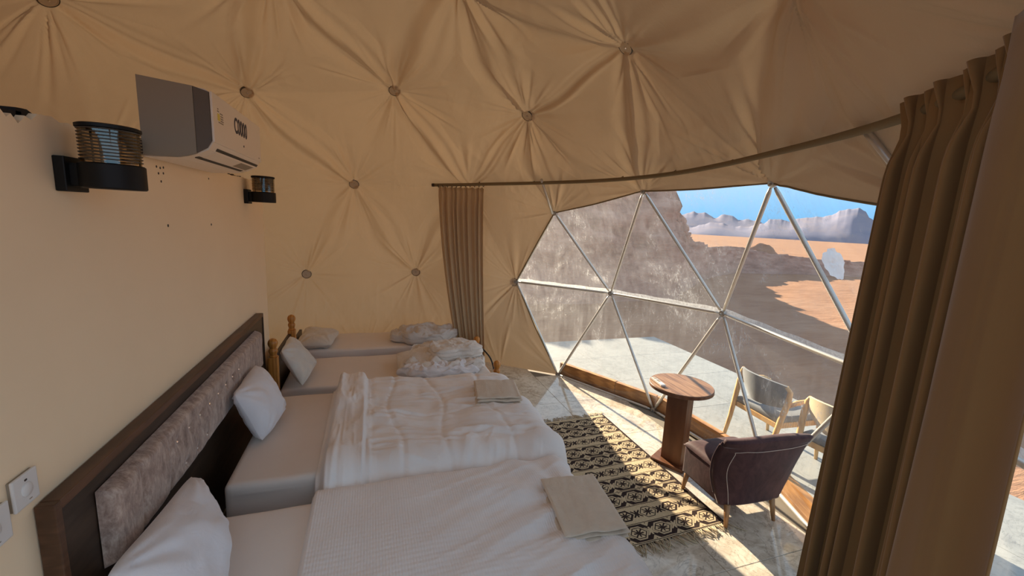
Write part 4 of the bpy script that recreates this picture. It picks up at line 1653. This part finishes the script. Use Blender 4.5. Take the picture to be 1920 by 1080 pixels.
# ------------------------------------------------------------------ heaped quilts
def quilt(name, c, sx_, sy_, h, rot, layers, seed, mat, label, droop=0.0, amp=.02, sq=3.2):
    nu, nv = 120, 56
    ph = np.linspace(0, 2 * math.pi, nu, endpoint=False)
    tt = np.linspace(0, 1, nv)
    PH, TT = np.meshgrid(ph, tt, indexing='ij')
    cs, sn = np.cos(PH), np.sin(PH)
    ro = (np.abs(cs) ** sq + np.abs(sn) ** sq) ** (-1 / sq)
    ro *= 1 + .07 * np.sin(3 * PH + seed) + .05 * np.sin(5 * PH + 2 * seed)
    # profile: top 0..0.6, side 0.6..1
    top = np.minimum(TT / .62, 1)
    side = np.clip((TT - .62) / .38, 0, 1)
    rr = np.where(TT < .62, top * .93, .93 + .07 * np.sin(side * math.pi) + .035 * np.abs(np.sin(side * math.pi * layers)) * 1.2)
    z = np.where(TT < .62, h * (1 - .10 * top ** 4), h * .90 * (1 - side))
    x = sx_ * rr * ro * cs; y = sy_ * rr * ro * sn
    P = np.stack([x, y, z], -1)
    q = P * np.array([7.5, 7.5, 18]) + seed * 7.7
    w = 1.25 * ridged(q, 4) * amp * (z / h) ** .5
    P[..., 2] += w + .6 * amp * fbm(P * 9 + seed, 3) * (z / h)
    P[..., 0] += .5 * amp * vnoise(P * 11 + seed) * (side > 0); P[..., 1] += .5 * amp * vnoise(P * 11 + seed + 9) * (side > 0)
    P[..., 2] -= droop * np.maximum(0, (x / sx_)) ** 2
    P = rotz(P, rot) + np.array(c)
    P[..., 2] = np.maximum(P[..., 2], c[2])
    o = mk(name, P.reshape(-1, 3), grid_faces(nu, nv, True), mat)
    tag(o, label, 'quilt', 'heaped quilts on the far beds')
    return o


quilt('folded_quilt', (.93, 2.42, .463), .33, .25, .13, .05, 2, 1, M['quilt2'], 'greyish quilt folded on the farthest bed by the curtain', amp=.026)
quilt('folded_quilt', (.70, 2.48, .463), .22, .19, .085, .3, 2, 5, M['quilt2'], 'rumpled end of grey bedding left of the folded far quilt', amp=.02)
quilt('folded_quilt', (.98, 1.62, .405), .40, .36, .10, -.12, 2, 2, M['quilt'], 'large crumpled cream quilt on the pine bed', amp=.035)
quilt('folded_quilt', (1.11, 1.62, .510), .27, .20, .12, .12, 3, 3, M['quilt'], 'small cream quilt folded in layers on top of the heap', amp=.016)
quilt('crumpled_sheet', (.94, 1.33, .405), .40, .13, .075, .10, 1, 6, M['pillow'], 'white crumpled sheet at the near side of the quilt heap', amp=.03)
# limp pillow-like flap of quilt at the left
o = pillow((.50, 1.80, .50), (.86, 1.86, .545), (.95, 1.42, .53), (.50, 1.30, .42), .09, M['quilt'], 'limp cream cover spread at the left of the quilt heap', 8, wr=.012, group='heaped quilts on the far beds')
o['category'] = 'quilt'; o.name = 'loose_cover'
tube_pts = [(1.40, 2.08, .30), (1.43, 1.96, .50), (1.47, 1.80, .505), (1.53, 1.62, .44), (1.56, 1.50, .25), (1.57, 1.44, .02)]
t = []
for i in range(len(tube_pts) - 1):
    for s_ in np.linspace(0, 1, 6, endpoint=False): t.append(tuple(np.array(tube_pts[i]) * (1 - s_) + np.array(tube_pts[i + 1]) * s_))
t.append(tube_pts[-1])
t = np.array(t)
for _ in range(4): t[1:-1] = (t[:-2] + t[1:-1] * 2 + t[2:]) / 4
o = tube('power_cord', t, .009, M['cord'])
tag(o, 'black cable looping over the foot of the pine bed', 'cable')


# ------------------------------------------------------------------ folded towels
def towel(c, wx, wy, h, rot, layers, seed, label):
    t = thing('folded_towel', (c[0], c[1], c[2]), label, 'towel', 'folded beige towels on the duvets')
    th = h / layers
    for k in range(layers):
        nu, nv = 46, 40
        u = np.linspace(-1, 1, nu); w_ = np.linspace(0, 2 * math.pi, nv, endpoint=False)
        # a flattened sleeve: cross-section superellipse swept along u
        U, W_ = np.meshgrid(u, w_, indexing='ij')
        cs, sn = np.cos(W_), np.sin(W_)
        e_ = 2 / 7.0
        yy = wy / 2 * np.sign(cs) * np.abs(cs) ** e_ * (1 - .02 * k)
        zz = th / 2 * np.sign(sn) * np.abs(sn) ** (2 / 2.6)
        xx = U * wx / 2 * (1 - .015 * k) + .012 * (k % 2)
        taper = np.clip((1 - np.abs(U)) / .03, 0, 1) ** .5
        zz = zz * (.35 + .65 * taper)
        P = np.stack([xx, yy, zz + th * (k + .5)], -1)
        P[..., 2] += .006 * fbm(np.stack([xx * 14, yy * 14, 0 * xx + seed + .4 * k], -1), 3) - .03 * np.maximum(0, -yy / wy) ** 2 * 0
        P[..., 1] += .004 * np.sin(U * 5 + seed + k)
        P = rotz(P, rot) + np.array(c)
        F = grid_faces(nu, nv + 0)
        # close around
        idx = np.arange(nu * nv).reshape(nu, nv)
        ex = np.stack([idx[:-1, -1], idx[1:, -1], idx[1:, 0], idx[:-1, 0]], 1)
        V = P.reshape(-1, 3)
        Fl = [tuple(f_) for f_ in np.concatenate([F, ex])] + [tuple(idx[0][::-1]), tuple(idx[-1])]
        o = mk('fold', V, Fl, M['towel'], t)
        auto_smooth(o, 60)
    return t


towel((1.165, .20, .646), .335, .345, .075, -.16, 3, 2, 'folded beige towel on the puffy duvet of the second bed')
towel((1.245, -1.05, .588), .31, .43, .045, -.12, 3, 7, 'folded beige towel on the striped duvet of the nearest bed')

# ------------------------------------------------------------------ curtain rod and curtains
rp = [(.975, 2.539, 2.354), (1.597, 2.177, 2.388), (2.112, 1.634, 2.405), (2.444, .971, 2.409), (2.584, .285, 2.417), (2.562, -.303, 2.431), (2.466, -.759, 2.440), (2.342, -1.105, 2.434),
      (2.188, -1.404, 2.421), (2.005, -1.702, 2.405), (1.80, -1.96, 2.40), (1.60, -2.15, 2.40), (1.25, -2.42, 2.40)]
rp = np.array(rp)
az = np.arctan2(rp[:, 1], rp[:, 0])
aa = np.linspace(az[0], az[-1], 90)
zz = np.interp(-aa, -az, rp[:, 2])
rr = np.interp(-aa, -az, np.hypot(rp[:, 0], rp[:, 1]))
pts = np.stack([rr * np.cos(aa), rr * np.sin(aa), zz], 1)
for _ in range(6): pts[1:-1] = (pts[:-2] + 2 * pts[1:-1] + pts[2:]) / 4
rod = thing('curtain_rod', tuple(pts[45]), 'long curved brown curtain rod above the vinyl window', 'curtain rod')
tube('pole', pts, .018, M['rodwood'], rod, 12)
tube('end_cap', [pts[0] + (pts[0] - pts[1]) * .2, pts[0] + (pts[1] - pts[0]) * .25], .020, M['darkwood'], rod, 12)
for i in (8, 18, 26, 34, 43, 52, 60, 68):
    p = pts[i]; n = np.array([p[0], p[1], 0]) / 2.72
    tube('bracket', [p, p + n * .06 + np.array([0, 0, .03])], .007, M['rodwood'], rod, 8)
for a_ in np.linspace(math.radians(67.6), math.radians(55.8), 11):
    z = np.interp(-a_, -az, rp[:, 2])
    c = np.array([2.72 * math.cos(a_), 2.72 * math.sin(a_), z])
    n = np.array([math.cos(a_), math.sin(a_), 0])
    bm = bmesh.new()
    add_tube(bm, [c + n * .022 * math.cos(q) + np.array([0, 0, -.006 + .022 * math.sin(q)]) for q in np.linspace(0, 2 * math.pi, 15)], .003, 6, cap=False)
    from_bm('ring', bm, M['black'], rod, smooth=True)


def ribbon(name, top, bot, ztop, zbot, amp_top, amp_bot, nf, mat, label, group, nu=420, nv=46, bend=None, seed=0, head=.09, parent=None, smoothw=None, phase=0):
    """pleated curtain between a top plan curve and a bottom plan curve"""
    s = np.linspace(0, 1, nu)
    top, bot = np.array(top), np.array(bot)
    def rs(c):
        d_ = np.concatenate([[0], np.cumsum(np.linalg.norm(np.diff(c, axis=0), axis=1))]); d_ /= d_[-1]
        return np.stack([np.interp(s, d_, c[:, k]) for k in range(c.shape[1])], 1)
    T, Bm = rs(top), rs(bot)
    V = np.zeros((nu, nv, 3))
    r_ = np.random.default_rng(seed)
    warp = s + .018 * np.sin(s * 11 + seed) + .012 * np.sin(s * 23 + 2 * seed)
    for j in range(nv):
        t = j / (nv - 1)
        tb = t if bend is None else bend(t)
        XY = T[:, :2] * (1 - tb) + Bm[:, :2] * tb
        tg = np.gradient(XY, axis=0); tg /= np.linalg.norm(tg, axis=1)[:, None] + 1e-9
        nrm = np.stack([-tg[:, 1], tg[:, 0]], 1)
        drift = .15 * t * np.sin(s * 7 + seed)
        w = 2 * math.pi * (nf * warp) + drift + phase
        f1 = np.sin(w)
        pinch = np.exp(-((t - .045) / .03) ** 2)
        a_ = amp_top + (amp_bot - amp_top) * t ** .8
        a_ = a_ * (1 - .55 * pinch)
        mod = 1 + .35 * np.sin(w * .5 + 1.3 + seed) * (1 - .3 * t)
        f1 = np.sign(f1) * np.abs(f1) ** .8
        off = a_ * f1 * mod + .004 * np.sin(s * 31 + t * 5) * t
        if smoothw is not None: off = off * smoothw(s)
        XY = XY + nrm * off[:, None] + tg * (.35 * a_ * np.sin(2 * w))[:, None] * (smoothw(s) if smoothw is not None else 1)[..., None] if smoothw is not None else XY + nrm * off[:, None] + tg * (.35 * a_ * np.sin(2 * w))[:, None]
        V[:, j, :2] = XY
        zt_ = T[:, 2] if T.shape[1] > 2 else ztop
        V[:, j, 2] = zt_ * (1 - t) + zbot * t + (.012 * np.sin(w) if j == 0 else 0)
    o = mk(name, V.reshape(-1, 3), grid_faces(nu, nv), mat, parent)
    md = o.modifiers.new('thickness', 'SOLIDIFY'); md.thickness = .004; md.offset = 0
    if label: tag(o, label, 'curtain', group)
    return o


# gathered curtain at the far left end of the rod
an = np.radians(np.linspace(67.6, 55.6, 12))
topc = [(2.70 * math.cos(q), 2.70 * math.sin(q), 2.335) for q in an]
an2 = np.radians(np.linspace(60.5, 53.4, 12))
botc = [(2.72 * math.cos(q), 2.72 * math.sin(q)) for q in an2]
ribbon('curtain', topc, botc, 2.335, .03, .028, .020, 8.5, M['curtain_far'], 'gathered tan curtain hanging at the far end of the rod behind the beds', None, bend=lambda t: t ** 1.6, seed=2)

# big curtain beside the camera
an = np.radians(np.linspace(-41.1, -53.5, 20))
topc = [((2.625 + .06 * i / 19) * math.cos(q), (2.625 + .06 * i / 19) * math.sin(q), 2.452) for i, q in enumerate(an)]
an2 = np.radians(np.linspace(-34.0, -53.5, 20))
botc = [((2.72 - .02 * i / 19) * math.cos(q), (2.72 - .02 * i / 19) * math.sin(q)) for i, q in enumerate(an2)]
cur = ribbon('curtain', topc, botc, 2.5, .02, .050, .072, 7.0, M['curtain'], 'large brown pleated curtain close to the camera at the right end of the window', None, nu=560, nv=60, seed=5)
# leading edge turned towards the room, with a stitched hem
topf = [(1.66, -2.10, 2.452), (1.60, -2.13, 2.452), (1.50, -2.15, 2.452), (1.40, -2.24, 2.452), (1.33, -2.34, 2.452)]
botf = [(1.62, -2.09), (1.52, -2.13), (1.42, -2.18), (1.32, -2.28), (1.26, -2.40)]
fl = ribbon('leading_edge', topf, botf, 2.5, .02, .012, .02, 1.5, M['curtain'], None, None, nu=120, nv=60, seed=8, parent=cur)

for col, nm in ((34, 'hem_stitching'), (36, 'hem_fold')):
    co = np.array([v_.co[:] for v_ in fl.data.vertices]).reshape(120, 60, 3)[col] + np.array(WLOC[fl.name])
    tc_ = CAM - co; tc_ /= np.linalg.norm(tc_, axis=1)[:, None]
    tube(nm, co + tc_ * .0035, .0016 if col == 34 else .0030, M['darkthread'] if col == 34 else M['curtain'], cur, 6)

# ------------------------------------------------------------------ rug
rgx0, rgx1, rgy0, rgy1 = 1.34, 2.565, -.765, .865
NU, NV = 90, 120
u = np.linspace(rgx0, rgx1, NU); w_ = np.linspace(rgy0, rgy1, NV)
U, W_ = np.meshgrid(u, w_, indexing='ij')
sk = (U - 2.2) * .03
Z = .010 + .0025 * fbm(np.stack([U * 3, W_ * 3, 0 * U], -1), 3)
top = np.stack([U, W_ + sk, Z], -1)
botm = top.copy(); botm[..., 2] = .001
k = NU * NV
idx = np.arange(k).reshape(NU, NV)
loop = list(idx[:, 0]) + list(idx[-1, 1:]) + list(idx[-2::-1, -1]) + list(idx[0, -2:0:-1])
F = grid_faces(NU, NV)
R = np.array([(q, p, p + k, q + k) for p, q in zip(loop, loop[1:] + loop[:1])])
rug = thing('rug', ((rgx0 + rgx1) / 2, 0, 0), 'black and cream kilim rug with rows of lozenges beside the beds', 'rug')
mk('weave', np.concatenate([top.reshape(-1, 3), botm.reshape(-1, 3)]), np.concatenate([F, F[:, ::-1] + k, R]), M['rug'], rug)
r_ = np.random.default_rng(5)
for sgn, y_ in ((-1, rgy0), (1, rgy1)):
    bm = bmesh.new()
    for q in np.linspace(rgx0 + .005, rgx1 - .005, 110):
        L = r_.uniform(.05, .095); a_ = r_.normal(0, .45)
        yy_ = y_ + (q - 2.2) * .03
        p0 = Vector((q, yy_ - sgn * .004, .008)); p1 = Vector((q + .5 * L * math.sin(a_), yy_ + sgn * L * .5, .007 + r_.uniform(0, .006)))
        p2 = Vector((q + L * math.sin(a_ * 1.3), yy_ + sgn * L, .004))
        add_tube(bm, [p0, p1, p2], [.0032, .003, .0022], 5)
    o = from_bm('fringe', bm, M['fringe'], rug, smooth=True)
    o['kind'] = 'stuff'

# ------------------------------------------------------------------ round table and remote
tcx, tcy, tz = 2.690, -.045, .715
tb_ = thing('side_table', (2.70, -.03, 0), 'round walnut-topped pedestal table by the vinyl window', 'table')
lathe('tabletop', (tcx, tcy, tz - .032), [(.244, 0), (.249, .003), (.249, .029), (.247, .032), (.0, .032)], M['walnut'], tb_, 72)
lathe('top_edge', (tcx, tcy, tz - .033), [(.2485, .001), (.2515, .003), (.2515, .027), (.2485, .0295)], M['tablewood'], tb_, 72)
ra = math.radians(17)
box('pedestal', (2.655, -.135, .028), (2.745, .052, tz - .031), M['tablewood'], tb_, .004, ra, (2.70, -.04))
ra = math.radians(29)
box('foot_plate', (2.585, -.155, .002), (2.835, .125, .030), M['tablewood'], tb_, .004, ra, (2.71, -.015))
rem = thing('remote_control', (2.51, .02, tz), 'small white remote control on the round table', 'remote')
ra = math.radians(-9)
box('body', (2.490, -.065, tz + .001), (2.530, .105, tz + .019), M['white'], rem, .005, ra, (2.51, .02))
box('screen', (2.496, .060, tz + .0185), (2.524, .092, tz + .0200), M['acgrey'], rem, 0, ra, (2.51, .02))
for i in range(3):
    box('button', (2.498, .000 + i * .017, tz + .0185), (2.522, .008 + i * .017, tz + .0205), M['acdark'] if i == 2 else M['acgrey'], rem, .0006, ra, (2.51, .02))

# ------------------------------------------------------------------ plum armchair (faces the window, +Y)
ach = thing('armchair', (2.74, -.58, 0), 'dark plum velvet low armchair with pale stitching beside the round table', 'armchair')
ARO = math.radians(-3)
ACC = (2.74, -.58)


def rl(P): return rotz(np.asarray(P, float), ARO, ACC)


# seat block: deep upholstered box, rounded front
bm = bmesh.new()
add_box(bm, (2.505, -.755, .145), (2.97, -.355, .372), .022, 3, ARO, ACC)
o = from_bm('seat_base', bm, M['plum'], ach); auto_smooth(o, 40)
NU = 40
u = np.linspace(-1, 1, NU); U, W_ = np.meshgrid(u, u, indexing='ij')
prof = ((1 - np.abs(U) ** 8) * (1 - np.abs(W_) ** 8)) ** .5
X_ = 2.7375 + .240 * U; Y_ = -.560 + .208 * W_
Zt = .370 + .040 * prof + .012 * (1 - U ** 2) * (1 - W_ ** 2)
V = np.stack([X_, Y_, Zt], -1).reshape(-1, 3)
V2 = V.copy(); V2[:, 2] = .366
idx = np.arange(NU * NU).reshape(NU, NU)
loop = list(idx[:, 0]) + list(idx[-1, 1:]) + list(idx[-2::-1, -1]) + list(idx[0, -2:0:-1])
k = NU * NU
R = np.array([(q, p, p + k, q + k) for p, q in zip(loop, loop[1:] + loop[:1])])
F = grid_faces(NU, NU)
o = mk('seat_cushion', rl(np.concatenate([V, V2])), np.concatenate([F, F[:, ::-1] + k, R]), M['plum'], ach)
# wing back: width grows upward, leans back, wings curl forward
nu, nv = 64, 44


def back_pt(u, t, inner):
    """u -1..1 across, t 0..1 up"""
    z = .155 + .525 * t
    half = .235 + .100 * t ** .9 + .018 * math.sin(math.pi * min(1, t * 1.1))
    # S-shaped wing outline seen from the side: waist then flare
    lean = -.795 - .085 * t
    wing = abs(u) ** 3.0 * (.025 + .070 * math.sin(math.pi * min(1, max(0, t * .92 + .04))) ** 1.0 + .03 * t)
    if u > 0: wing *= .35
    th = (.075 if inner else 0.0)
    x = half * u * (1 - (.10 if inner else 0) * abs(u))
    y = lean + wing + th * (1 - .3 * abs(u) ** 4)
    top = -.018 * u * u * t if t > .9 else 0
    return (2.74 + x + .028 * t, y, z + top - .018 * t)


O_ = np.array([[back_pt(uu, t, False) for t in np.linspace(0, 1, nv)] for uu in np.linspace(-1, 1, nu)])
I_ = np.array([[back_pt(uu, t, True) for t in np.linspace(0, 1, nv)] for uu in np.linspace(-1, 1, nu)])
k = nu * nv
idx = np.arange(k).reshape(nu, nv)
loop = list(idx[:, 0]) + list(idx[-1, 1:]) + list(idx[-2::-1, -1]) + list(idx[0, -2:0:-1])
# rounded rim: add a middle ring pushed outwards
V = np.concatenate([O_.reshape(-1, 3), I_.reshape(-1, 3)])
rimv = []
ctr = V.mean(0)
for p in loop:
    mid = (V[p] + V[p + k]) / 2
    dv = mid - ctr; dv[1] = 0
    dv = dv / (np.linalg.norm(dv) + 1e-9)
    rimv.append(mid + dv * .016)
V = np.concatenate([V, np.array(rimv)])
n_ = len(loop)
R = []
for i, p in enumerate(loop):
    q = loop[(i + 1) % n_]; a_ = 2 * k + i; b_ = 2 * k + (i + 1) % n_
    R += [(p, a_, b_, q), (a_, p + k, q + k, b_)]
F = grid_faces(nu, nv)
o = mk('backrest', rl(V), np.concatenate([F, F[:, ::-1] + k, np.array(R)]), M['plum'], ach)
bm = bmesh.new(); bm.from_mesh(o.data); bmesh.ops.recalc_face_normals(bm, faces=bm.faces); bm.to_mesh(o.data); bm.free()
# stitching line on the outer back: small dashes following the outline
path = []
for t in np.linspace(.02, .80, 40): path.append((-.80 + .02 * math.sin(t * 9), t))
for uu in np.linspace(-.80, .97, 60): path.append((uu, .84 + .03 * min(1, (uu + .8) / .2) - .02))
bm = bmesh.new()
pp = [Vector(rl(np.array(back_pt(a_, t, False)) + np.array([0, -.0035, 0]))) for a_, t in path]
for i in range(0, len(pp) - 1):
    a_, b_ = pp[i], pp[i + 1]
    for s0 in (0.0, .5):
        add_tube(bm, [a_ + (b_ - a_) * s0, a_ + (b_ - a_) * (s0 + .32)], .0022, 5)
o = from_bm('stitching', bm, M['stitch'], ach); o['label'] = 'pale dashed stitching'
# piping on the near wing edge
pp = [rl((np.array(back_pt(-1, t, False)) * .5 + np.array(back_pt(-1, t, True)) * .5) + np.array([-.016, .006, 0])) for t in np.linspace(.12, .97, 30)]
tube('piping', pp, .0045, M['plum'], ach, 8)
for sx_, sy_, spx, spy in ((2.530, -.395, -.012, .02), (2.945, -.395, .012, .02), (2.548, -.775, -.010, -.025), (2.925, -.775, .012, -.030)):
    a_ = rl(np.array((sx_, sy_, .16))); b_ = rl(np.array((sx_ + spx, sy_ + spy, 0)))
    tube('leg', [a_, b_], [.021, .012], M['legwood'], ach, 14)


# ------------------------------------------------------------------ outdoor chairs (face +X)
def outdoor_chair(cx, cy, rot, backmat, label):
    t = thing('outdoor_chair', (cx, cy, 0), label, 'chair', 'wooden chairs on the terrace')
    def W(P): return rotz(np.asarray(P, float) + np.array([cx, cy, 0]), rot, (cx, cy))
    # seat pad
    bm = bmesh.new(); add_box(bm, (-.21, -.235, .36), (.25, .235, .415), .022, 3)
    for v_ in bm.verts: v_.co = Vector(W(np.array(v_.co)))
    o = from_bm('seat', bm, M['greyfab'], t); auto_smooth(o)
    bm = bmesh.new()
    add_box(bm, (-.215, -.24, .315), (.255, -.21, .362), .004, 2); add_box(bm, (-.215, .21, .315), (.255, .24, .362), .004, 2)
    add_box(bm, (-.215, -.24, .315), (-.185, .24, .362), .004, 2); add_box(bm, (.225, -.24, .315), (.255, .24, .362), .004, 2)
    for v_ in bm.verts: v_.co = Vector(W(np.array(v_.co)))
    from_bm('seat_frame', bm, M['beech'], t)
    # curved shell back
    nu, nv = 30, 14
    P = np.zeros((2, nu, nv, 3))
    for side in (0, 1):
        for i in range(nu):
            for j in range(nv):
                u_ = -1 + 2 * i / (nu - 1); q = j / (nv - 1)
                hw = .25 * (.72 + .28 * math.sin(math.pi / 2 * min(1, q * 1.6)))
                z = .47 + .255 * q - .03 * u_ * u_ * (q - .2)
                x = -.235 + .10 * u_ * u_ - .045 * q + (.024 if side else 0)
                P[side, i, j] = (x, hw * u_, z)
    V = W(P.reshape(-1, 3)); k = nu * nv
    idx = np.arange(k).reshape(nu, nv)
    loop = list(idx[:, 0]) + list(idx[-1, 1:]) + list(idx[-2::-1, -1]) + list(idx[0, -2:0:-1])
    R = np.array([(q, p, p + k, q + k) for p, q in zip(loop, loop[1:] + loop[:1])])
    F = grid_faces(nu, nv)
    o = mk('backrest', V, np.concatenate([F, F[:, ::-1] + k, R]), backmat, t); auto_smooth(o, 50)
    for sy_ in (-1, 1):
        # rear leg rises into the curved arm that wraps the back
        pts = [(-.29, sy_ * .245, 0), (-.245, sy_ * .245, .20), (-.205, sy_ * .255, .40), (-.17, sy_ * .268, .56), (-.155, sy_ * .262, .655), (-.175, sy_ * .235, .695)]
        tube('rear_leg', [W(p) for p in pts], [.016, .020, .024, .024, .021, .016], M['beech'], t, 10)
        pts = [(-.175, sy_ * .262, .52), (-.10, sy_ * .285, .565), (.02, sy_ * .29, .572), (.13, sy_ * .285, .562), (.19, sy_ * .28, .545)]
        tube('armrest', [W(p) for p in pts], [.016, .022, .022, .022, .018], M['beech'], t, 10)
        pts = [(.255, sy_ * .262, 0), (.225, sy_ * .262, .30), (.195, sy_ * .275, .548)]
        tube('front_leg', [W(p) for p in pts], [.014, .020, .018], M['beech'], t, 10)
    return t


outdoor_chair(3.80, -.03, math.radians(-4), M['greyfab'], 'terrace chair with a grey upholstered back, left of the pair')
outdoor_chair(3.80, -.685, math.radians(5), M['creamshell'], 'terrace chair with a cream shell back, nearer the brown curtain')
